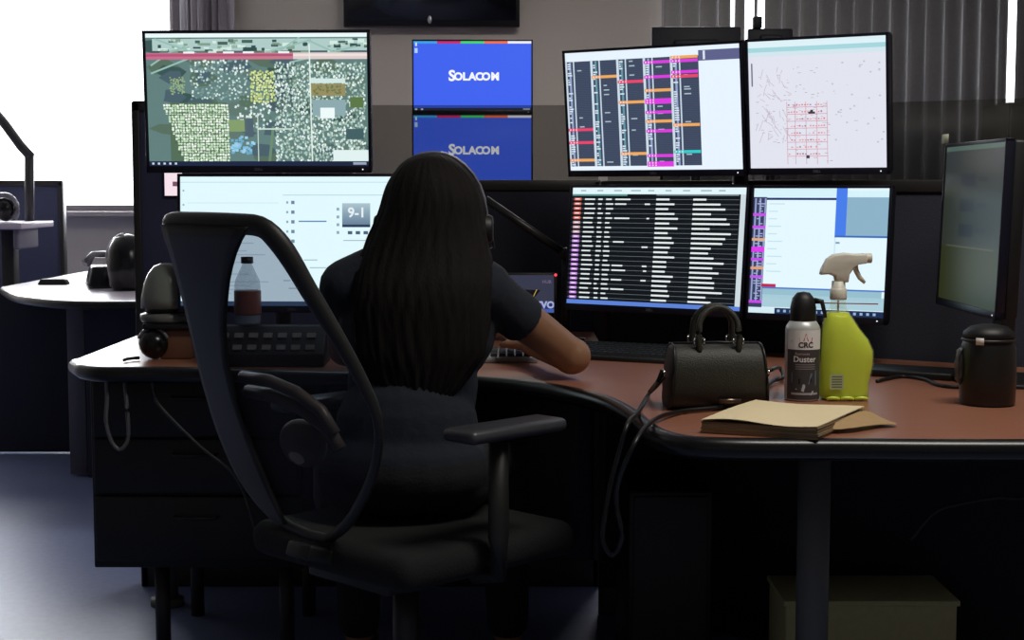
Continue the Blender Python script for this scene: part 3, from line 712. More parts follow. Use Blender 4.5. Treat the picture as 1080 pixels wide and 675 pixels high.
MB().tube([(.062 * math.cos(a) + .005, -.03, .06 + .07 * math.sin(a)) for a in [R(-40 + k * 14) for k in range(13)]], .012).make('rim', mat('grey_shiny_plastic', rgb(120, 120, 128), .2), t)

# ------------------------------------------------------------ items on left wing of desk
q = PZ(176, 381, DZ)
t = thing('desk_organizer', (P(190, 360, 3.62).x, 3.62, DZ), 'small brown wooden block stand under the grey-green dome', 'stand')
MB().box((0, 0, .035), (.075, .10, .07)).make('block', mat('brown_wood', rgb(120, 82, 62), .5, scale=30), t, bevel=.004)
MB().box((0, 0, .078), (.15, .13, .014)).make('top_plate', M_blackg, t, bevel=.004)
t = thing('dome_device', (P(176, 330, 3.62).x, 3.62, DZ + .086), 'grey-green glossy dome on a dark ring left of the chair back', 'dome')  # plain dome-shaped device on a ring base
MB().lathe([(.058, 0), (.062, .006), (.062, .018), (.05, .022)]).make('base_ring', mat('grey_ring', rgb(110, 112, 108), .35), t)
MB().lathe([(.048, .02), (.05, .03), (.05, .034)]).make('neck', M_black, t)
MB().lathe([(.060, .033), (.058, .06), (.052, .09), (.042, .115), (.028, .132), (.012, .139), (0, .14)], sx=1.02).make('dome', mat('grey_green_gloss', rgb(124, 130, 120), .25), t)
t = thing('round_headset', PZ(160, 380, DZ) + Vector((0, .03, 0)), 'glossy dark rounded pod on the left tip of the desk', 'headset')
m = MB(); m.ell((0, 0, .037), (.036, .04, .037)); m.make('pod', M_blackg, t)
MB().tube([(-.03, -.03, .006), (-.05, -.05, .006), (-.055, -.07, .005)], .004).make('cord_stub', M_black, t)
MB().tube([(.036 * math.cos(a), -.012, .037 + .038 * math.sin(a)) for a in [R(20 + k * 14) for k in range(11)]], .004).make('rim', mat('grey_shiny_plastic', rgb(120, 120, 128), .2), t)
# drink bottle seen through mesh
t = thing('drink_bottle', (P(262, 370, 3.49).x, 3.49, DZ + .091), 'small clear drink bottle with brown label seen through chair mesh', 'bottle')
t.scale = (.88, .88, .63)
M_clr = clear_mix('clear_plastic', rgb(200, 215, 225), .1, .25, (.9, .93, .95))
MB().lathe([(.030, 0), (.034, .01), (.034, .14), (.032, .16), (.014, .215), (.013, .225)]).make('body', M_clr, t)
MB().lathe([(.0348, .035), (.0352, .04), (.0352, .120), (.0348, .123)]).make('label_wrap', mat('brown_label', rgb(112, 62, 52), .5), t)
MB().lathe([(.015, .222), (.016, .224), (.016, .246), (.0, .247)]).make('cap', M_black, t)

t = thing('desk_console', (P(285, 360, 3.465).x, 3.465, DZ), 'black sloped console with grey buttons carrying the drink bottle', 'console')
MB().prism([(-.06, 0), (.06, 0), (.06, .088), (.0, .09), (-.06, .03)], -.13, .13).make('body', M_black, t, bevel=.004).rotation_euler = (R(90), 0, R(90))
m = MB()
for i in range(7):
    for j in range(2): m.box((-.1 + i * .033, -.05 + j * .025, .043 + j * .025), (.02, .014, .006), rot=(R(45), 0, 0))
m.make('buttons', mat('grey_buttons', rgb(110, 110, 108), .4), t, smooth=False)
# ------------------------------------------------------------ keyboards
def keyboard(label, c, W, D, rz, rows=6, cols=19, body=M_black, keyc=None):
    t = thing('keyboard', c, label, 'keyboard', rz)
    MB().box((0, 0, .009), (W, D, .014), rot=(R(3), 0, 0)).make('case', body, t, bevel=.004)
    m = MB()
    for j in range(rows):
        for i in range(cols):
            x = -W / 2 + .014 + (i + .5) * (W - .028) / cols; y = -D / 2 + .014 + (j + .5) * (D - .028) / rows
            m.box((x, y, .019 + y * .05), ((W - .028) / cols * .84, (D - .028) / rows * .82, .008), taper=.8)
    m.make('keys', keyc or mat('key_plastic', rgb(46, 50, 52), .4), t, smooth=False)
    return t
keyboard('black keyboard on the desk right of the womans elbow', PZ(650, 376, DZ), .36, .20, R(-26))
keyboard('keyboard with pale front edge directly in front of the woman', (-.14, 3.56, DZ), .40, .14, R(0), body=mat('pale_keyboard', rgb(140, 140, 142), .4))
t = thing('desk_phone_cradle', PZ(690, 356, DZ), 'low black console behind the keyboard below the call list', 'console')
MB().box((0, 0, .02), (.3, .10, .04), rot=(R(6), 0, 0)).make('body', M_black, t, bevel=.008)
m = MB()
for i in range(12): m.box((-.13 + i * .0236, -.01, .042), (.02, .05, .006))
m.make('buttons', M_dark, t, bevel=.002)

# ------------------------------------------------------------ handbag
HBC = PZ(758, 434, DZ)
M_leather = mat('black_pebbled_leather', rgb(44, 44, 36), .5, bump=.35, scale=420)
hb = thing('handbag', HBC + Vector((0, .055, .0)), 'small black leather barrel handbag with two handles', 'handbag', R(4))
W2, D2, H2 = .093, .05, .118
def barrel(x, sc=1):
    pts = []
    for k in range(28):
        a = 2 * math.pi * k / 28; ca, sa = math.cos(a), math.sin(a)
        e = .6
        yy = D2 * sc * abs(ca) ** e * (1 if ca > 0 else -1); zz = H2 / 2 + H2 / 2 * sc * abs(sa) ** (e if sa < 0 else .8) * (1 if sa > 0 else -1)
        if sa > 0: yy *= 1 - .12 * sa
        pts.append((x * (1 - .10 * zz / H2), yy, zz))
    return pts
m = MB(); m.loft([barrel(-W2, .9), barrel(-W2 * .97, .98)] + [barrel(W2 * k, 1) for k in (-.9, -.5, 0, .5, .9)] + [barrel(W2 * .97, .98), barrel(W2, .9)])
m.make('bag_body', M_leather, hb, bevel=0)
m = MB()
for s in (-1, 1): MB().tube([(p[0] * s * .97, p[1] * 1.01, H2 / 2 + (p[2] - H2 / 2) * 1.01) for p in barrel(W2)], .0022, closed=True).make('piping', mat('dark_piping', rgb(26, 26, 24), .4), hb)
for s in (-1, 1):
    y0 = s * D2 * .62
    pts = [(-.036, y0 - s * .012 + s * .012, H2 - .012), (-.037, y0, H2 + .018), (-.032, y0 * .8, H2 + .048), (-.012, y0 * .6, H2 + .066), (.012, y0 * .6, H2 + .066), (.032, y0 * .8, H2 + .048), (.037, y0, H2 + .018), (.036, y0, H2 - .012)]
    h = MB().tube(curve_pts(pts, 4), .0058).make('handle', M_leather, hb)
    for a in (-.036, .036):
        g = MB(); g.cyl((a - .009, y0, H2 - .0), (a - .009, y0 - .0, H2 + .012), .0016); g.cyl((a + .009, y0, H2 - .0), (a + .009, y0, H2 + .012), .0016); g.cyl((a - .009, y0, H2 + .012), (a + .009, y0, H2 + .012), .0018)
        g.cyl((a - .009, y0, H2 + .001), (a + .009, y0, H2 + .001), .0018); g.make('ring', M_chrome, h)
MB().tube([(-W2 * .9, 0, H2 + .001), (0, 0, H2 + .0025), (W2 * .9, 0, H2 + .001)], .0022).make('zip', M_mount, hb)
MB().box((.018, -D2 - .0008, .018), (.04, .002, .008)).make('nameplate', mat('pewter_plate', rgb(120, 105, 92), .3, .8), hb)
for s in (-1, 1): MB().tube([(s * (W2 + .004), -.01 + .007 * math.cos(a), H2 * .55 + .007 * math.sin(a)) for a in [R(k * 30) for k in range(12)]], .0013, closed=True).make('side_ring', M_chrome, hb)
# long strap: from left ring over desk edge, and from right ring forward over the edge
def W_(x, y, z=None, Y=None): return PZ(x, y, z) if z is not None else P(x, y, Y)
sp = [HBC + Vector((-.098, .045, .07)), W_(694, 402, Y=2.78), W_(684, 416, z=DZ + .006), W_(672, 436, z=DZ + .006) + Vector((0, 0, 0)), W_(662, 447, Y=2.53), W_(652, 480, Y=2.52), W_(644, 510, Y=2.52), W_(638, 545, Y=2.52)]
tail = [W_(636, 570, Y=2.52), W_(646, 586, Y=2.52), W_(656, 565, Y=2.50), W_(650, 520, Y=2.50), W_(668, 470, Y=2.46), W_(688, 444, z=DZ + .008), W_(718, 434, z=DZ + .006), W_(768, 428, z=DZ + .006), W_(800, 414, z=DZ + .008), W_(815, 402, z=DZ + .008), W_(826, 398, z=DZ + .012), W_(822, 388, z=DZ + .02), HBC + Vector((.100, .045, .07))]
sp2 = curve_pts([tuple(p) for p in sp + tail], 5)
o = MB().tube([p - hb.location for p in sp2], .0042, n=8).make('shoulder_strap', mat('black_strap_leather', rgb(20, 20, 19), .4), None); o.parent = hb; o.rotation_euler = (0, 0, R(-4))
g = MB(); q = [W_(701, 397, Y=2.78), W_(692, 406, Y=2.78), W_(685, 414, Y=2.77)]
g.tube([p - hb.location for p in q], [.004, .006, .004], n=8)
o = g.make('strap_clip', mat('pewter_plate', rgb(120, 105, 92), .3, .8), None); o.parent = hb; o.rotation_euler = (0, 0, R(-4))

# ------------------------------------------------------------ duster can
DC = PZ(849, 424, DZ) + Vector((0, .033, 0))
dc = thing('duster_can', DC, 'tall aerosol duster can with black cap beside the spray bottle', 'spray can')
MB().lathe([(.030, 0), (.033, .003), (.033, .136), (.031, .142), (.026, .150), (.022, .153)]).make('can', mat('can_silver', rgb(196, 198, 196), .35, .2), dc)
MB().lathe([(.022, .148), (.0245, .153), (.0245, .176), (.021, .194), (.012, .205), (0, .207)]).make('cap', M_black, dc)
MB().tube([(.02, -.004, .190), (.034, -.008, .188), (.037, -.008, .176), (.041, -.009, .158)], [.006, .005, .004, .003], n=8).make('trigger', M_black, dc)
MB().cyl((.028, -.01, .186), (.14, -.01, .184), .0011, n=8).make('straw', mat('red_straw', rgb(170, 70, 50), .4), dc)
dl = Draw(.078, .132); dl.rect(0, 0, 1, 1, rgb(66, 64, 66), 0)
dl.rect(0, 0, 1, .28, rgb(238, 238, 238), 1)
dl.poly([(.0, .132), (.0, .09), (.012, .11), (.02, .132)], rgb(48, 48, 50), 1.5)
dl.poly([(.026, .118), (.052, .118), (.050, .108), (.042, .112), (.039, .126), (.036, .112), (.028, .108)], rgb(190, 30, 55), 2)
dl.text('CRC', .5, .215, .014, rgb(60, 40, 45), 3, .0005)
dl.text('Removes', .42, .34, .0075, rgb(205, 170, 160), 3); dl.text('Duster', .48, .42, .0155, rgb(235, 235, 235), 3, .0003)
for k in range(3): dl.rect(.25, .49 + k * .03, .75, .5 + k * .03, rgb(150, 150, 150), 2)
dl.poly([(.012, .052), (.03, .058), (.05, .050), (.062, .056), (.062, .026), (.045, .03), (.03, .022), (.012, .032)], rgb(100, 130, 140), 2)
dl.poly([(.008, .042), (.028, .030), (.05, .034), (.066, .022), (.05, .040), (.028, .040)], rgb(20, 20, 22), 3)
dl.poly([(.02, .02), (.036, .03), (.056, .016), (.05, .008), (.034, .016)], rgb(200, 205, 205), 3)
dl.rect(.15, .9, .85, .93, rgb(180, 180, 180), 2)
def wrap(x, y, z):
    r = .0335 - y; a = x / .0335; return (r * math.sin(a), -r * math.cos(a), z)
def subdiv(d):  # split wide rects so that they wrap
    v2 = []; f2 = []; c2 = []
    for f, c in zip(d.f, d.c):
        p = [d.v[i] for i in f]
        if len(p) == 4 and abs(p[0][2] - p[1][2]) < 1e-6 and abs(p[1][0] - p[0][0]) > .008:
            n = max(1, int(abs(p[1][0] - p[0][0]) / .004))
            for k in range(n):
                xa = p[0][0] + (p[1][0] - p[0][0]) * k / n; xb = p[0][0] + (p[1][0] - p[0][0]) * (k + 1) / n
                i = len(v2); v2 += [(xa, p[0][1], p[0][2]), (xb, p[0][1], p[0][2]), (xb, p[0][1], p[2][2]), (xa, p[0][1], p[2][2])]; f2.append((i, i + 1, i + 2, i + 3)); c2.append(c)
        else:
            i = len(v2); v2 += p; f2.append(tuple(range(i, i + len(p)))); c2.append(c)
    d.v, d.f, d.c = v2, f2, c2; return d
for i, vv in enumerate(dl.v): dl.v[i] = (vv[0], vv[1] * 2.5, vv[2])
o = subdiv(dl).make('printed_wrap', PRN, dc, warp=wrap); o.location = (0, 0, .07)

# ------------------------------------------------------------ spray bottle
SB = PZ(893, 424, DZ) + Vector((0, .04, 0))
sb = thing('spray_bottle', SB, 'clear spray bottle of yellow-green cleaner with cream trigger head', 'spray bottle')
sb.scale = (1, 1, 1.1)
M_liq = mat('yellow_green_cleaner', rgb(234, 248, 8), .18, var=.05, spec=.5)
_b = M_liq.node_tree.nodes['Principled BSDF']; _b.inputs['Transmission Weight'].default_value = 0; _b.inputs['Subsurface Weight'].default_value = .0
_b.inputs['Subsurface Radius'].default_value = (.03, .03, .01); _b.inputs['IOR'].default_value = 1.2
_nt = M_liq.node_tree; _t = _nt.nodes.new('ShaderNodeBsdfTranslucent'); _t.inputs[0].default_value = rgb(240, 250, 20); _mx = _nt.nodes.new('ShaderNodeMixShader'); _mx.inputs[0].default_value = .25
_nt.links.new(_b.outputs[0], _mx.inputs[1]); _nt.links.new(_t.outputs[0], _mx.inputs[2]); _nt.links.new(_mx.outputs[0], _nt.nodes['Material Output'].inputs[0])
def ovals(levels, n=32):
    out = []
    for z, x0, x1, d in levels:
        cx, rx = (x0 + x1) / 2, (x1 - x0) / 2
        out.append([(cx + rx * abs(math.cos(a)) ** .75 * math.copysign(1, math.cos(a)), d * abs(math.sin(a)) ** .75 * math.copysign(1, math.sin(a)), z) for a in [2 * math.pi * k / n for k in range(n)]])
    return out
# levels: (z, xleft, xright, half depth)
lv = [(0, -.038, .046, .028), (.004, -.044, .050, .032), (.012, -.046, .050, .033), (.03, -.045, .051, .033), (.06, -.044, .058, .033), (.085, -.043, .058, .033), (.105, -.042, .048, .032), (.125, -.041, .030, .030), (.142, -.038, .018, .026), (.152, -.033, .010, .020), (.160, -.026, .004, .015), (.176, -.024, .002, .013)]
liq = [(z + (.0015 if i == 0 else 0), a + .0025, b - .0025, d - .0025) for i, (z, a, b, d) in enumerate(lv) if z < .153]
MB().loft(ovals(liq)).make('liquid', M_liq, sb)
M_shell = clear_mix('bottle_shell', rgb(225, 235, 200), .08, .14, (.99, 1, .95))
MB().loft(ovals(lv)).make('bottle_body', M_shell, sb)
m = MB()
for k in range(3): m.tube([(-.036 + k * .027, -.031, .004), (-.028 + k * .027, -.034, .006), (-.020 + k * .027, -.034, .006), (-.012 + k * .027, -.031, .004)], .003, n=8)
m.make('foot_ribs', mat('bright_plastic_rib', rgb(225, 245, 90), .15), sb)
dl = Draw(.026, .026); dl.rect(0, 0, 1, 1, rgb(186, 198, 150), 0)
for j in range(5): dl.rect(.12, .12 + j * .17, .88, .2 + j * .17, rgb(96, 110, 84), 1)
o = dl.make('bottle_label', PRN, sb); o.location = (-.018, -.0345, .034)
dl = Draw(.032, .030); 
M_cream = mat('cream_plastic', rgb(226, 222, 206), .4, var=.03)
nx = -.011
MB().lathe([(.015, .174), (.016, .176), (.0158, .192), (.0145, .193), (.013, .194), (.0125, .206)], (nx, 0, 0)).make('collar', M_cream, sb)
hd = MB()
prof = [(-.042, .217), (-.040, .226), (-.030, .244), (-.018, .252), (.004, .255), (.026, .253), (.044, .254), (.047, .248), (.046, .237), (.030, .235), (.022, .230), (.013, .218), (.011, .204), (-.012, .204), (-.014, .214), (-.026, .218)]
hd2 = bmesh.new()
rings = []
for yy, sc in ((-.012, .86), (-.0095, 1), (.0095, 1), (.012, .86)):
    cx, cz = 0.0, .232
    rings.append([(nx + .006 + cx + (x - cx) * (1 if sc == 1 else .93), yy, cz + (z - cz) * sc) for x, z in prof])
hd.loft(rings); hd.make('trigger_head', M_cream, sb, bevel=.0015)
MB().tube([(nx + .030, 0, .236), (nx + .033, 0, .224), (nx + .040, 0, .212), (nx + .050, 0, .203)], [.006, .005, .0045, .003], n=10).make('trigger', M_cream, sb)
MB().cyl((nx + .050, 0, .2455), (nx + .062, 0, .2455), .0085, n=20).make('nozzle', M_cream, sb, bevel=.001)
m = MB(); m.cyl((nx, 0, .02), (nx, 0, .172), .002, n=8)
m.make('dip_tube', M_white, sb)

# ------------------------------------------------------------ notebook
nbc = PZ(838, 441, DZ)
n0, n1, n2, n3 = [PZ(x, y, DZ + .022) for x, y in ((739, 443), (862, 450), (912, 430), (797, 422))]
nb = thing('notebook', (nbc.x, nbc.y, DZ), 'thick cream notepad with curled pages at front edge of desk', 'notebook')
def quad_loft(pts, z0, z1, shr=0):
    c = sum((Vector(p) for p in pts), Vector()) / 4
    q = [(c + (Vector(p) - c) * (1 - shr)) - Vector((nb.location.x, nb.location.y, 0)) for p in pts]
    return [(p.x, p.y) for p in q]
base = quad_loft([n0, n1, n2, n3], 0, 0)
m = MB()
for k in range(8): 
    j = [(x + random.uniform(-.002, .002), y + random.uniform(-.002, .002)) for x, y in base]
    m.prism(j, .0005 + k * .0024, .0005 + k * .0024 + .0019)
m.make('page_block', mat('notepad_edge', rgb(150, 128, 96), .8, scale=300), nb, smooth=False)
m = MB(); nx_, ny_ = 14, 8; cen = Vector((nb.location.x, nb.location.y, 0)); grid = []
for j in range(ny_ + 1):
    row = []
    for i in range(nx_ + 1):
        u, v = i / nx_, j / ny_
        p = n0.lerp(n1, u).lerp(n3.lerp(n2, u), v) - cen
        z = .021 + .002 * math.sin(u * 5 + v * 3) + .004 * (1 - v) * math.sin(u * 7) * .5
        row.append((p.x, p.y, z))
    grid.append(row)
for dzz in (0, .0016):
    vs = [[m.b.verts.new((x, y, z + dzz)) for x, y, z in row] for row in grid]
    for j in range(ny_):
        for i in range(nx_): m.b.faces.new((vs[j][i], vs[j][i + 1], vs[j + 1][i + 1], vs[j + 1][i]))
m.make('top_page', mat('cream_paper', rgb(240, 222, 180), .75, var=.04), nb)
# curled loose leaf at right
m = MB(); q = [[PZ(x, y, DZ + z) - cen - Vector((0, 0, DZ)) for x, y, z in row] for row in [
    [(868, 455, .004), (900, 452, .010), (928, 447, .006), (950, 449, .004)], [(880, 446, .018), (905, 441, .018), (928, 441, .008), (944, 446, .005)], [(898, 438, .021), (912, 432, .020), (922, 436, .010), (932, 443, .006)]]]
for off_ in (0, .0008):
    vs = [[m.b.verts.new(p + Vector((0, 0, off_))) for p in row] for row in q]
    for j in range(2):
        for i in range(3): m.b.faces.new((vs[j][i], vs[j][i + 1], vs[j + 1][i + 1], vs[j + 1][i]))
m.make('curled_leaf', mat('tan_paper', rgb(180, 148, 104), .75), nb, sub=1)

# ------------------------------------------------------------ tumbler
t = thing('tumbler', PZ(1049, 430, DZ) + Vector((0, .045, 0)), 'black insulated tumbler with small white tag at right of desk', 'tumbler')
MB().lathe([(.046, 0), (.050, .004), (.052, .05), (.050, .105), (.046, .120), (.042, .126)]).make('cup', mat('black_tumbler_coat', rgb(26, 26, 24), .35), t)
MB().lathe([(.044, .124), (.047, .128), (.046, .136), (.034, .146), (.018, .150), (0, .151)]).make('lid', M_black, t)
MB().tube([(-.049, 0, .04), (-.058, -.005, .05), (-.060, -.005, .08), (-.055, 0, .1), (-.047, 0, .105)], .005).make('grip', mat('grey_grip', rgb(90, 92, 90), .3), t)
o = MB().box((0, 0, 0), (.015, .0015, .013)).make('tag', M_white, t); o.location = (-.030, -.0445, .122); o.rotation_euler = (0, 0, R(-40))
MB().tube([(.047 * math.cos(a), .047 * math.sin(a), .122) for a in [2 * math.pi * k / 24 for k in range(24)]], .003, closed=True).make('rim_ring', M_mount, t)
# dark cable on desk
cc = [PZ(x, y, DZ + .004) for x, y in [(925, 402), (950, 397), (975, 400), (990, 406), (1015, 408), (1060, 404)]]
tag(MB().tube(curve_pts([tuple(p) for p in cc]), .004).make('desk_cable', M_black), 'black cable trailing across the desk left of the tumbler', 'cable')
t = thing('docking_base', PZ(962, 396, DZ), 'flat black base plate on desk behind the trailing cable', 'base plate')
MB().box((0, 0, .008), (.2, .12, .015), rot=(0, 0, R(-30))).make('plate', M_black, t, bevel=.004)

# ------------------------------------------------------------ under the desk
t = thing('computer_tower', (.36, 3.6, 0), 'dark computer tower standing on floor under the desk', 'computer')
MB().box((0, 0, .24), (.19, .42, .44)).make('case', M_black, t, bevel=.006)
MB().box((0, -.213, .24), (.17, .008, .42)).make('front_panel', M_dark, t, bevel=.004)
for a in (-.08, .08):
    for b in (-.17, .17): MB().cyl((a, b, 0), (a, b, .022), .014).make('foot', M_black, t)
t = thing('storage_box', (.775, 3.31, 0), 'beige lidded box on the floor under the right-hand desk', 'box')
MB().box((0, 0, .125), (.37, .21, .25)).make('body', mat('beige_card', rgb(205, 202, 150), .8), t, bevel=.004)
MB().box((0, 0, .252), (.38, .22, .012)).make('lid', mat('beige_card', rgb(140, 138, 100), .8), t, bevel=.002)
cc = [P(1000, 600, 3.6), P(1030, 618, 3.5), P(1060, 636, 3.4), P(1090, 655, 3.3)]
for p in cc: pass
cc = [PZ(x, y, .02) for x, y in [(985, 598), (1020, 616), (1050, 634), (1085, 652), (1120, 660)]]
tag(MB().tube(curve_pts([tuple(p + Vector((0, 0, -.012))) for p in cc]), .008).make('floor_cable', mat('grey_floor_cable', rgb(150, 148, 146), .5)), 'thick pale grey cable running over the floor at lower right', 'cable')
cc = [P(985, 541, 3.2), P(1010, 532, 3.2), P(1050, 525, 3.2), P(1090, 520, 3.2)]
tag(MB().tube(curve_pts([tuple(p) for p in [P(960, 570, 3.2)] + cc + [P(1130, 455, 3.2)]]), .004).make('sagging_cable', mat('dark_cable', rgb(50, 52, 52), .4)), 'thin dark cable sagging beneath the right-hand desk', 'cable')

# ------------------------------------------------------------ office chair
CS = Vector((-.21, 2.94, 0)); CA = R(-45)      # local +Y is the facing direction
ch = thing('office_chair', CS, 'black mesh-backed swivel chair the woman sits on', 'chair', CA)
Mi = Matrix.Rotation(-CA, 3, 'Z')
def CL(p): return Mi @ (Vector(p) - CS)
M_ch = mat('chair_plastic', rgb(28, 29, 27), .5)
M_seat = mat('chair_fabric', rgb(20, 21, 22), .9, bump=.6, scale=300)
MB().box((0, .02, .455), (.47, .46, .07)).make('seat', M_seat, ch, bevel=.03, seg=4)
MB().box((0, -.02, .405), (.24, .26, .035)).make('mechanism', M_ch, ch, bevel=.008)
MB().cyl((0, 0, .10), (0, 0, .39), .026).make('gas_column', M_mount, ch)
for k in range(5):
    a = 2 * math.pi * k / 5 + .3; d = Vector((math.cos(a), math.sin(a), 0))
    l = MB().tube([d * .02 + Vector((0, 0, .115)), d * .16 + Vector((0, 0, .105)), d * .30 + Vector((0, 0, .075))], [.03, .022, .016], n=10).make('base_leg', M_ch, ch)
    s = d.cross(Vector((0, 0, 1))); q = d * .30 + Vector((0, 0, .028))
    m = MB(); m.cyl(q - s * .028, q - s * .006, .028); m.cyl(q + s * .006, q + s * .028, .028); m.cyl(q, q + Vector((0, 0, .05)), .008); m.make('caster', M_black, l)
# backrest frame following the photographed outline, on a leaning, gently curved surface
def back(u, z):
    k = (z - .52) / .57
    y = -.205 - .235 * k + .02 * math.sin(k * math.pi) + .35 * u * u
    return Vector((u - .012 * k, y, z))
outl = [(-.05, .485), (-.15, .50), (-.25, .57), (-.285, .665), (-.273, .765), (-.23, .87), (-.185, .965), (-.155, 1.035), (-.145, 1.07), (-.125, 1.082), (-.06, 1.083), (0, 1.083), (.08, 1.082), (.14, 1.078), (.165, 1.055), (.178, 1.02), (.188, .97), (.205, .905), (.225, .825), (.234, .75), (.205, .675), (.15, .60), (.07, .525), (.0, .487)]
oc = curve_pts(outl, 3)
pts = [back(p.x, p.y) for p in oc]
fr = MB().tube(pts, [.0085 + .0055 * min(1, max(0, (p.z - .80) / .25)) for p in pts], n=10, closed=True, flat=1.3).make('back_frame', M_ch, ch)
def edge(z, side):
    best = None
    for a, b in zip(oc, oc[1:] + oc[:1]):
        if (a.y - z) * (b.y - z) <= 0 and abs(a.y - b.y) > 1e-6:
            x = a.x + (b.x - a.x) * (z - a.y) / (b.y - a.y)
            if (side > 0 and x > 0) or (side < 0 and x < 0): best = x if best is None else (max(best, x) if side > 0 else min(best, x))
    return best if best is not None else side * .05
M_mesh = clear_mix('chair_mesh_weave', rgb(34, 36, 40), .8, .5, (.86, .88, 1))
def sheet(name, m, lo, hi, z0, z1, yo, th, nz=24, nu=10):
    b = MB(); rows = []
    for j in range(nz + 1):
        z = z0 + (z1 - z0) * j / nz; a, c_ = lo(z), hi(z)
        rows.append([back(a + (c_ - a) * i / nu, z) + Vector((0, yo, 0)) for i in range(nu + 1)])
    for s in ((0, th) if th else (0,)):
        vs = [[b.b.verts.new(p + Vector((0, s, 0))) for p in r] for r in rows]
        for j in range(nz):
            for i in range(nu): b.b.faces.new((vs[j][i], vs[j][i + 1], vs[j + 1][i + 1], vs[j + 1][i]))
    if th:
        b.b.verts.ensure_lookup_table(); N_ = (nz + 1) * (nu + 1); W_n = nu + 1
        loop = [i for i in range(nu)] + [j * W_n + nu for j in range(nz)] + [nz * W_n + i for i in range(nu, 0, -1)] + [j * W_n for j in range(nz, 0, -1)]
        for p_, q_ in zip(loop, loop[1:] + loop[:1]): b.b.faces.new((b.b.verts[p_], b.b.verts[q_], b.b.verts[q_ + N_], b.b.verts[p_ + N_]))
    return b.make(name, m, ch)
sheet('back_mesh', M_mesh, lambda z: edge(z, -1), lambda z: edge(z, 1), .515, 1.09, 0, 0)
def sp_lo(z): return edge(z, -1) + .004
_spr = [(.48, -.10), (.575, -.13), (.66, -.15), (.745, -.15), (.82, -.13), (.90, -.075), (.975, -.005), (1.02, .045), (1.05, .085), (1.085, .14)]
def sp_hi(z):
    for (a, b), (c_, d_) in zip(_spr, _spr[1:]):
        if a <= z <= c_: return max(b + (d_ - b) * (z - a) / (c_ - a), edge(z, -1) + .02)
    return .0
sheet('spine', M_ch, sp_lo, sp_hi, .50, 1.078, -.012, -.010)
MB().box((0, -.16, .44), (.07, .22, .03), rot=(R(-20), 0, 0)).make('spine_bracket', M_ch, ch, bevel=.006)
q = back(.07, .74)
m = MB()
for zz, rr in ((.775, .012), (.745, .014)): m.tube([back(-.16, zz + .01) + Vector((0, .022, 0)), back(-.08, zz + .01) + Vector((0, .03, 0)), back(0, zz - .005) + Vector((0, .03, 0)), back(.06, zz - .035) + Vector((0, .028, 0)), back(.085, zz - .075) + Vector((0, .022, 0))], rr, n=10)
m.ell(back(-.02, .67) + Vector((0, .022, 0)), (.07, .018, .045), n=24)
m.make('lumbar_pad', mat('lumbar_leather', rgb(92, 84, 74), .38), ch)
for s in (-1, 1):
    x = s * .262
    a = MB(); a.tube([(s * .2, 0, .42), (x, .0, .43), (x, .0, .50), (x, .0, .69)], [.018, .018, .02, .018], n=10); a = a.make('arm_post', M_ch, ch)
    MB().box((x, .02, .70), (.085, .25, .026)).make('arm_pad', mat('arm_pad', rgb(62, 62, 66), .35), ch, bevel=.012, seg=3)

# ------------------------------------------------------------ woman
M_skin = mat('skin', rgb(146, 106, 78), .5, var=.05, Subsurface_Weight=.08)
M_shirt = mat('navy_tshirt', rgb(25, 31, 42), .9, bump=.6, scale=60)
M_trou = mat('dark_trousers', rgb(20, 21, 27), .9, bump=.4, scale=200)
M_hair = stretch(mat('dark_brown_hair', rgb(29, 26, 24), .75, bump=.5, scale=60, var=.3, spec=.12), (4, 4, .35))
wo = thing('person', (-.21, 2.98, 0), 'seated woman with long dark hair, headset and navy shirt seen from behind', 'person')
O = Vector(wo.location)
def V(x, y, z): return Vector((x, y, z)) - O
shR, shL = V(-.058, 3.04, .940), V(-.330, 3.05, .943)
elR, elL = V(.122, 3.19, .792), V(-.362, 3.27, .80)
wrR, wrL = V(.045, 3.42, .790), V(-.24, 3.42, .792)
hipR, hipL = V(-.125, 3.0, .575), V(-.305, 3.0, .575)
knR, knL = V(-.02, 3.43, .565), V(-.36, 3.43, .565)
anR, anL = V(-.01, 3.50, .10), V(-.36, 3.50, .10)
def torso(m, e=0):
    m.ell(V(-.19, 3.055, .865), (.15 + e, .095 + e, .13 + e), rot=(R(-8), 0, 0))
    m.ell(V(-.19, 3.055, .925), (.165 + e, .075 + e, .062 + e), rot=(R(-10), 0, 0))
    m.ell(V(-.20, 3.03, .75), (.122 + e, .088 + e, .14 + e)); m.ell(V(-.21, 3.0, .66), (.135 + e, .10 + e, .12 + e))
bd_ = MB(); torso(bd_)
bd_.cap(V(-.20, 3.06, .985), shR, .045, .05); bd_.cap(V(-.22, 3.05, 1.0), shL, .045, .05)
bd_.ell(V(-.215, 2.99, .60), (.165, .12, .095)); bd_.cap(V(-.185, 3.06, .94), V(-.165, 3.10, 1.04), .052, .047)
for a, b, c_ in ((shR, elR, wrR), (shL, elL, wrL)): bd_.cap(a, b, .048, .038); bd_.cap(b, c_, .038, .026); bd_.ell(b + Vector((.004, -.004, -.002)), (.042, .042, .04))
for a, b, c_ in ((hipR, knR, anR), (hipL, knL, anL)):
    bd_.cap(a, b, .082, .056); bd_.cap(b, c_, .054, .036); bd_.cap(c_ + Vector((0, -.03, -.06)), c_ + Vector((0, .15, -.072)), .036, .026)
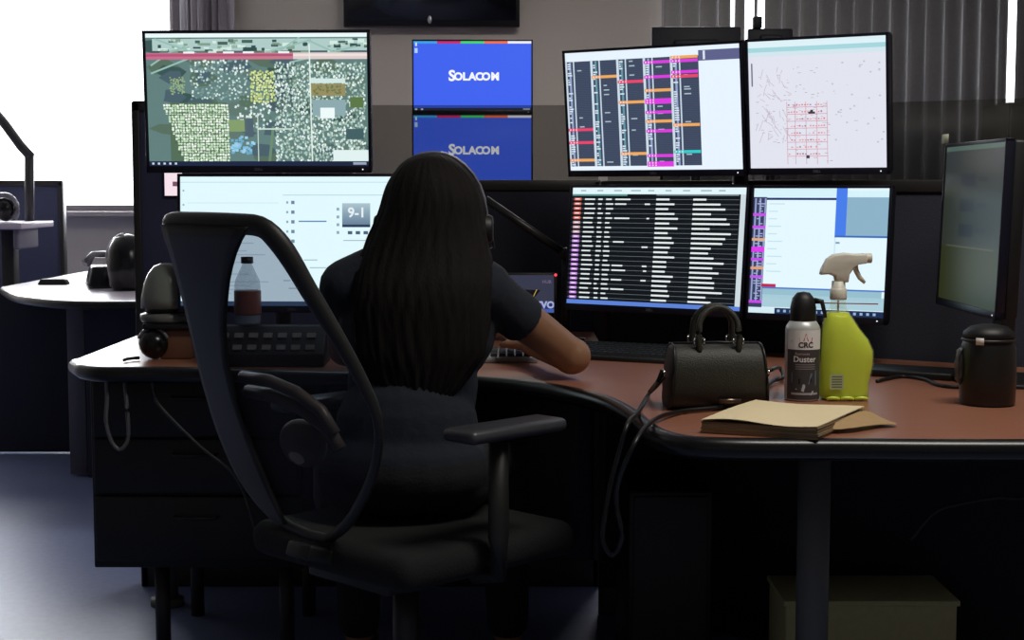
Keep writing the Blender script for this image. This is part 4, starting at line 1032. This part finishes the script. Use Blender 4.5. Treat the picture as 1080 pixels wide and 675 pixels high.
# head and face (looking away from the camera, tipped down a little)
hc = V(-.163, 3.115, 1.10)
def Hd(x, y, z):
    v = Vector((x, y, z)); v.rotate(Euler((R(-12), 0, R(-6)))); return hc + v
def he(m, p, r, **k): m.ell(Hd(*p), r, rot=(R(-12), 0, R(-6)), **k)
he(bd_, (0, -.005, .015), (.076, .092, .088)); he(bd_, (0, .025, -.045), (.058, .062, .062)); he(bd_, (0, .062, -.085), (.026, .022, .022))
he(bd_, (0, .096, -.03), (.012, .018, .014)); he(bd_, (0, .088, -.01), (.008, .012, .026))
for s in (-1, 1):
    he(bd_, (s * .077, -.002, -.015), (.009, .018, .030)); he(bd_, (s * .035, .065, -.035), (.022, .02, .02)); he(bd_, (s * .03, .082, .018), (.020, .010, .008))
he(bd_, (0, .085, -.058), (.022, .010, .005)); he(bd_, (0, .083, -.067), (.019, .010, .006))
# hands over the keyboard, five fingers each
for wr, s, base in ((wrR, 1, V(.022, 3.500, .787)), (wrL, -1, V(-.21, 3.485, .787))):
    f = (base - wr).normalized(); sd = f.cross(Vector((0, 0, 1))).normalized() * s
    for k in range(4):
        w_ = (k - 1.5) * .0195; ln = (.062, .074, .078, .068)[3 - k] if s > 0 else (.062, .074, .078, .068)[3 - k]
        p0 = base + sd * w_ - f * .01; p1 = p0 + f * ln * .45 + Vector((0, 0, .012)); p2 = p1 + f * ln * .35 + Vector((0, 0, -.006)); p3 = p2 + f * ln * .2 + Vector((0, 0, -.012))
        bd_.cap(wr + sd * w_ * .6, p0, .015, .0115, n=10); bd_.cap(p0, p1, .0098, .009, n=10); bd_.cap(p1, p2, .009, .0082, n=10); bd_.cap(p2, p3, .0082, .0072, n=10)
    t0 = wr - sd * .02 + f * .018; t1 = t0 - sd * .026 + f * .028; t2 = t1 - sd * .004 + f * .028 + Vector((0, 0, -.004))
    bd_.cap(t0, t1, .013, .0105, n=10); bd_.cap(t1, t2, .0105, .0085, n=10)
body = remesh(bd_.make('body', M_skin, wo), .0055, 5)
for s in (-1, 1):
    e = MB(); he(e, (s * .03, .078, .002), (.012, .010, .009)); e.make('eye', M_white, wo)
    e = MB(); he(e, (s * .03, .0865, .002), (.005, .003, .005)); e.make('iris', M_black, wo)
e = MB(); he(e, (0, .0925, -.062), (.020, .006, .0075)); e.make('lips', mat('lips', rgb(150, 80, 78), .5), wo)
# shirt
sh = MB(); torso(sh, .011)
for a, b in ((shR, elR), (shL, elL)): sh.cap(a, a.lerp(b, .30), .058, .050); sh.cyl(a.lerp(b, .25), a.lerp(b, .46), .051, .052, n=24)
sh.cyl(V(-.185, 3.055, .945), V(-.178, 3.075, 1.0), .075, .058, n=24)
sh.cap(V(-.19, 3.055, .98), shR, .056, .061); sh.cap(V(-.22, 3.05, .998), shL, .056, .060)
sh.ell(V(-.215, 2.99, .60), (.172, .128, .085)); 
remesh(sh.make('shirt', M_shirt, wo), .006, 5)
tr = MB()
tr.ell(V(-.215, 2.99, .585), (.178, .132, .09))
for a, b, c_ in ((hipR, knR, anR), (hipL, knL, anL)): tr.cap(a, b, .09, .064); tr.cap(b, c_ + Vector((0, 0, .03)), .062, .05)
remesh(tr.make('trousers', M_trou, wo), .007, 4)
for c_ in (anR, anL):
    m = MB(); m.cap(c_ + Vector((0, -.04, -.052)), c_ + Vector((0, .16, -.062)), .043, .034); m.box(c_ + Vector((0, .06, -.092)), (.08, .27, .016))
    remesh(m.make('shoe', M_black, wo), .006, 3)
# hair: loft of levels (z, centre x, centre y, half width, half depth)
hl = [(1.213, -.163, 3.085, .008, .010), (1.208, -.163, 3.085, .030, .030), (1.198, -.163, 3.084, .050, .052), (1.180, -.162, 3.082, .071, .072), (1.155, -.161, 3.078, .088, .086), (1.12, -.160, 3.072, .102, .092), (1.08, -.165, 3.064, .110, .090), (1.04, -.170, 3.050, .121, .084), (1.0, -.172, 3.028, .132, .076), (.96, -.174, 3.000, .137, .068), (.92, -.178, 2.982, .136, .060), (.87, -.178, 2.970, .132, .050), (.82, -.179, 2.962, .126, .042), (.79, -.181, 2.957, .108, .034), (.75, -.185, 2.953, .082, .024), (.715, -.19, 2.952, .05, .014), (.695, -.193, 2.952, .02, .006)]
n = 120; rings = []
cs = curve_pts([Vector(q) for q in hl], 4)
rd = random.Random(9); ph_ = [(rd.randint(7, 40), rd.uniform(0, 6.28), rd.uniform(.3, 1)) for _ in range(7)]
for q in cs:
    z, cx, cy, rx, ry = q; ring = []
    amp = .0022 + .0022 * min(1, max(0, (1.12 - z) / .2))
    if z > 1.19: amp *= .4
    for k in range(n):
        a = 2 * math.pi * k / n; g = sum(w_ * math.sin(f_ * (a + .10 * math.sin(z * 13 + f_) + .05 * math.sin(z * 31 + 2 * f_)) + p_) for f_, p_, w_ in ph_) / 2.4
        ring.append(Vector((cx + (rx + g * amp) * math.cos(a), cy + (ry + g * amp) * math.sin(a), z)) - O)
    rings.append(ring)
hm = MB(); hm.loft(rings); he(hm, (0, 0, .052), (.084, .097, .062), n=36)
for s_ in (-1, 1): he(hm, (s_ * .072, .035, -.01), (.018, .045, .07))
hm.make('hair', M_hair, wo, angle=180)
# headset
hs = []
for k in range(17):
    a = R(-8 + k * 196 / 16)
    hs.append(Vector((-.160 + .104 * math.cos(a), 3.098, 1.085 + .126 * math.sin(a))) - O)
hset = MB().tube(hs, .0055, n=10, flat=1.0).make('headset', M_blackg, wo)
MB().tube([p + (p - (Vector((-.16, 3.098, 1.085)) - O)).normalized() * .0045 + Vector((0, -.003, 0)) for p in hs[:11]], .0032, n=8).make('headset_highlight', mat('grey_shiny_plastic', rgb(120, 120, 128), .2), hset)  # grey strip on the right of the band, a highlight modelled as a part
for s in (-1, 1):
    q = Vector((-.160 + s * .108, 3.105, 1.060)) - O
    MB().cyl(q - Vector((s * .012, 0, 0)), q + Vector((s * .014, 0, 0)), .033, .027).make('ear_cup', M_black, hset, bevel=.005)
q = Vector((-.160 + .118, 3.11, 1.05)) - O
MB().tube([q, q + Vector((.004, .05, -.03)), q + Vector((-.03, .10, -.05)), q + Vector((-.06, .12, -.052))], .0028, n=8).make('microphone_boom', M_black, hset)
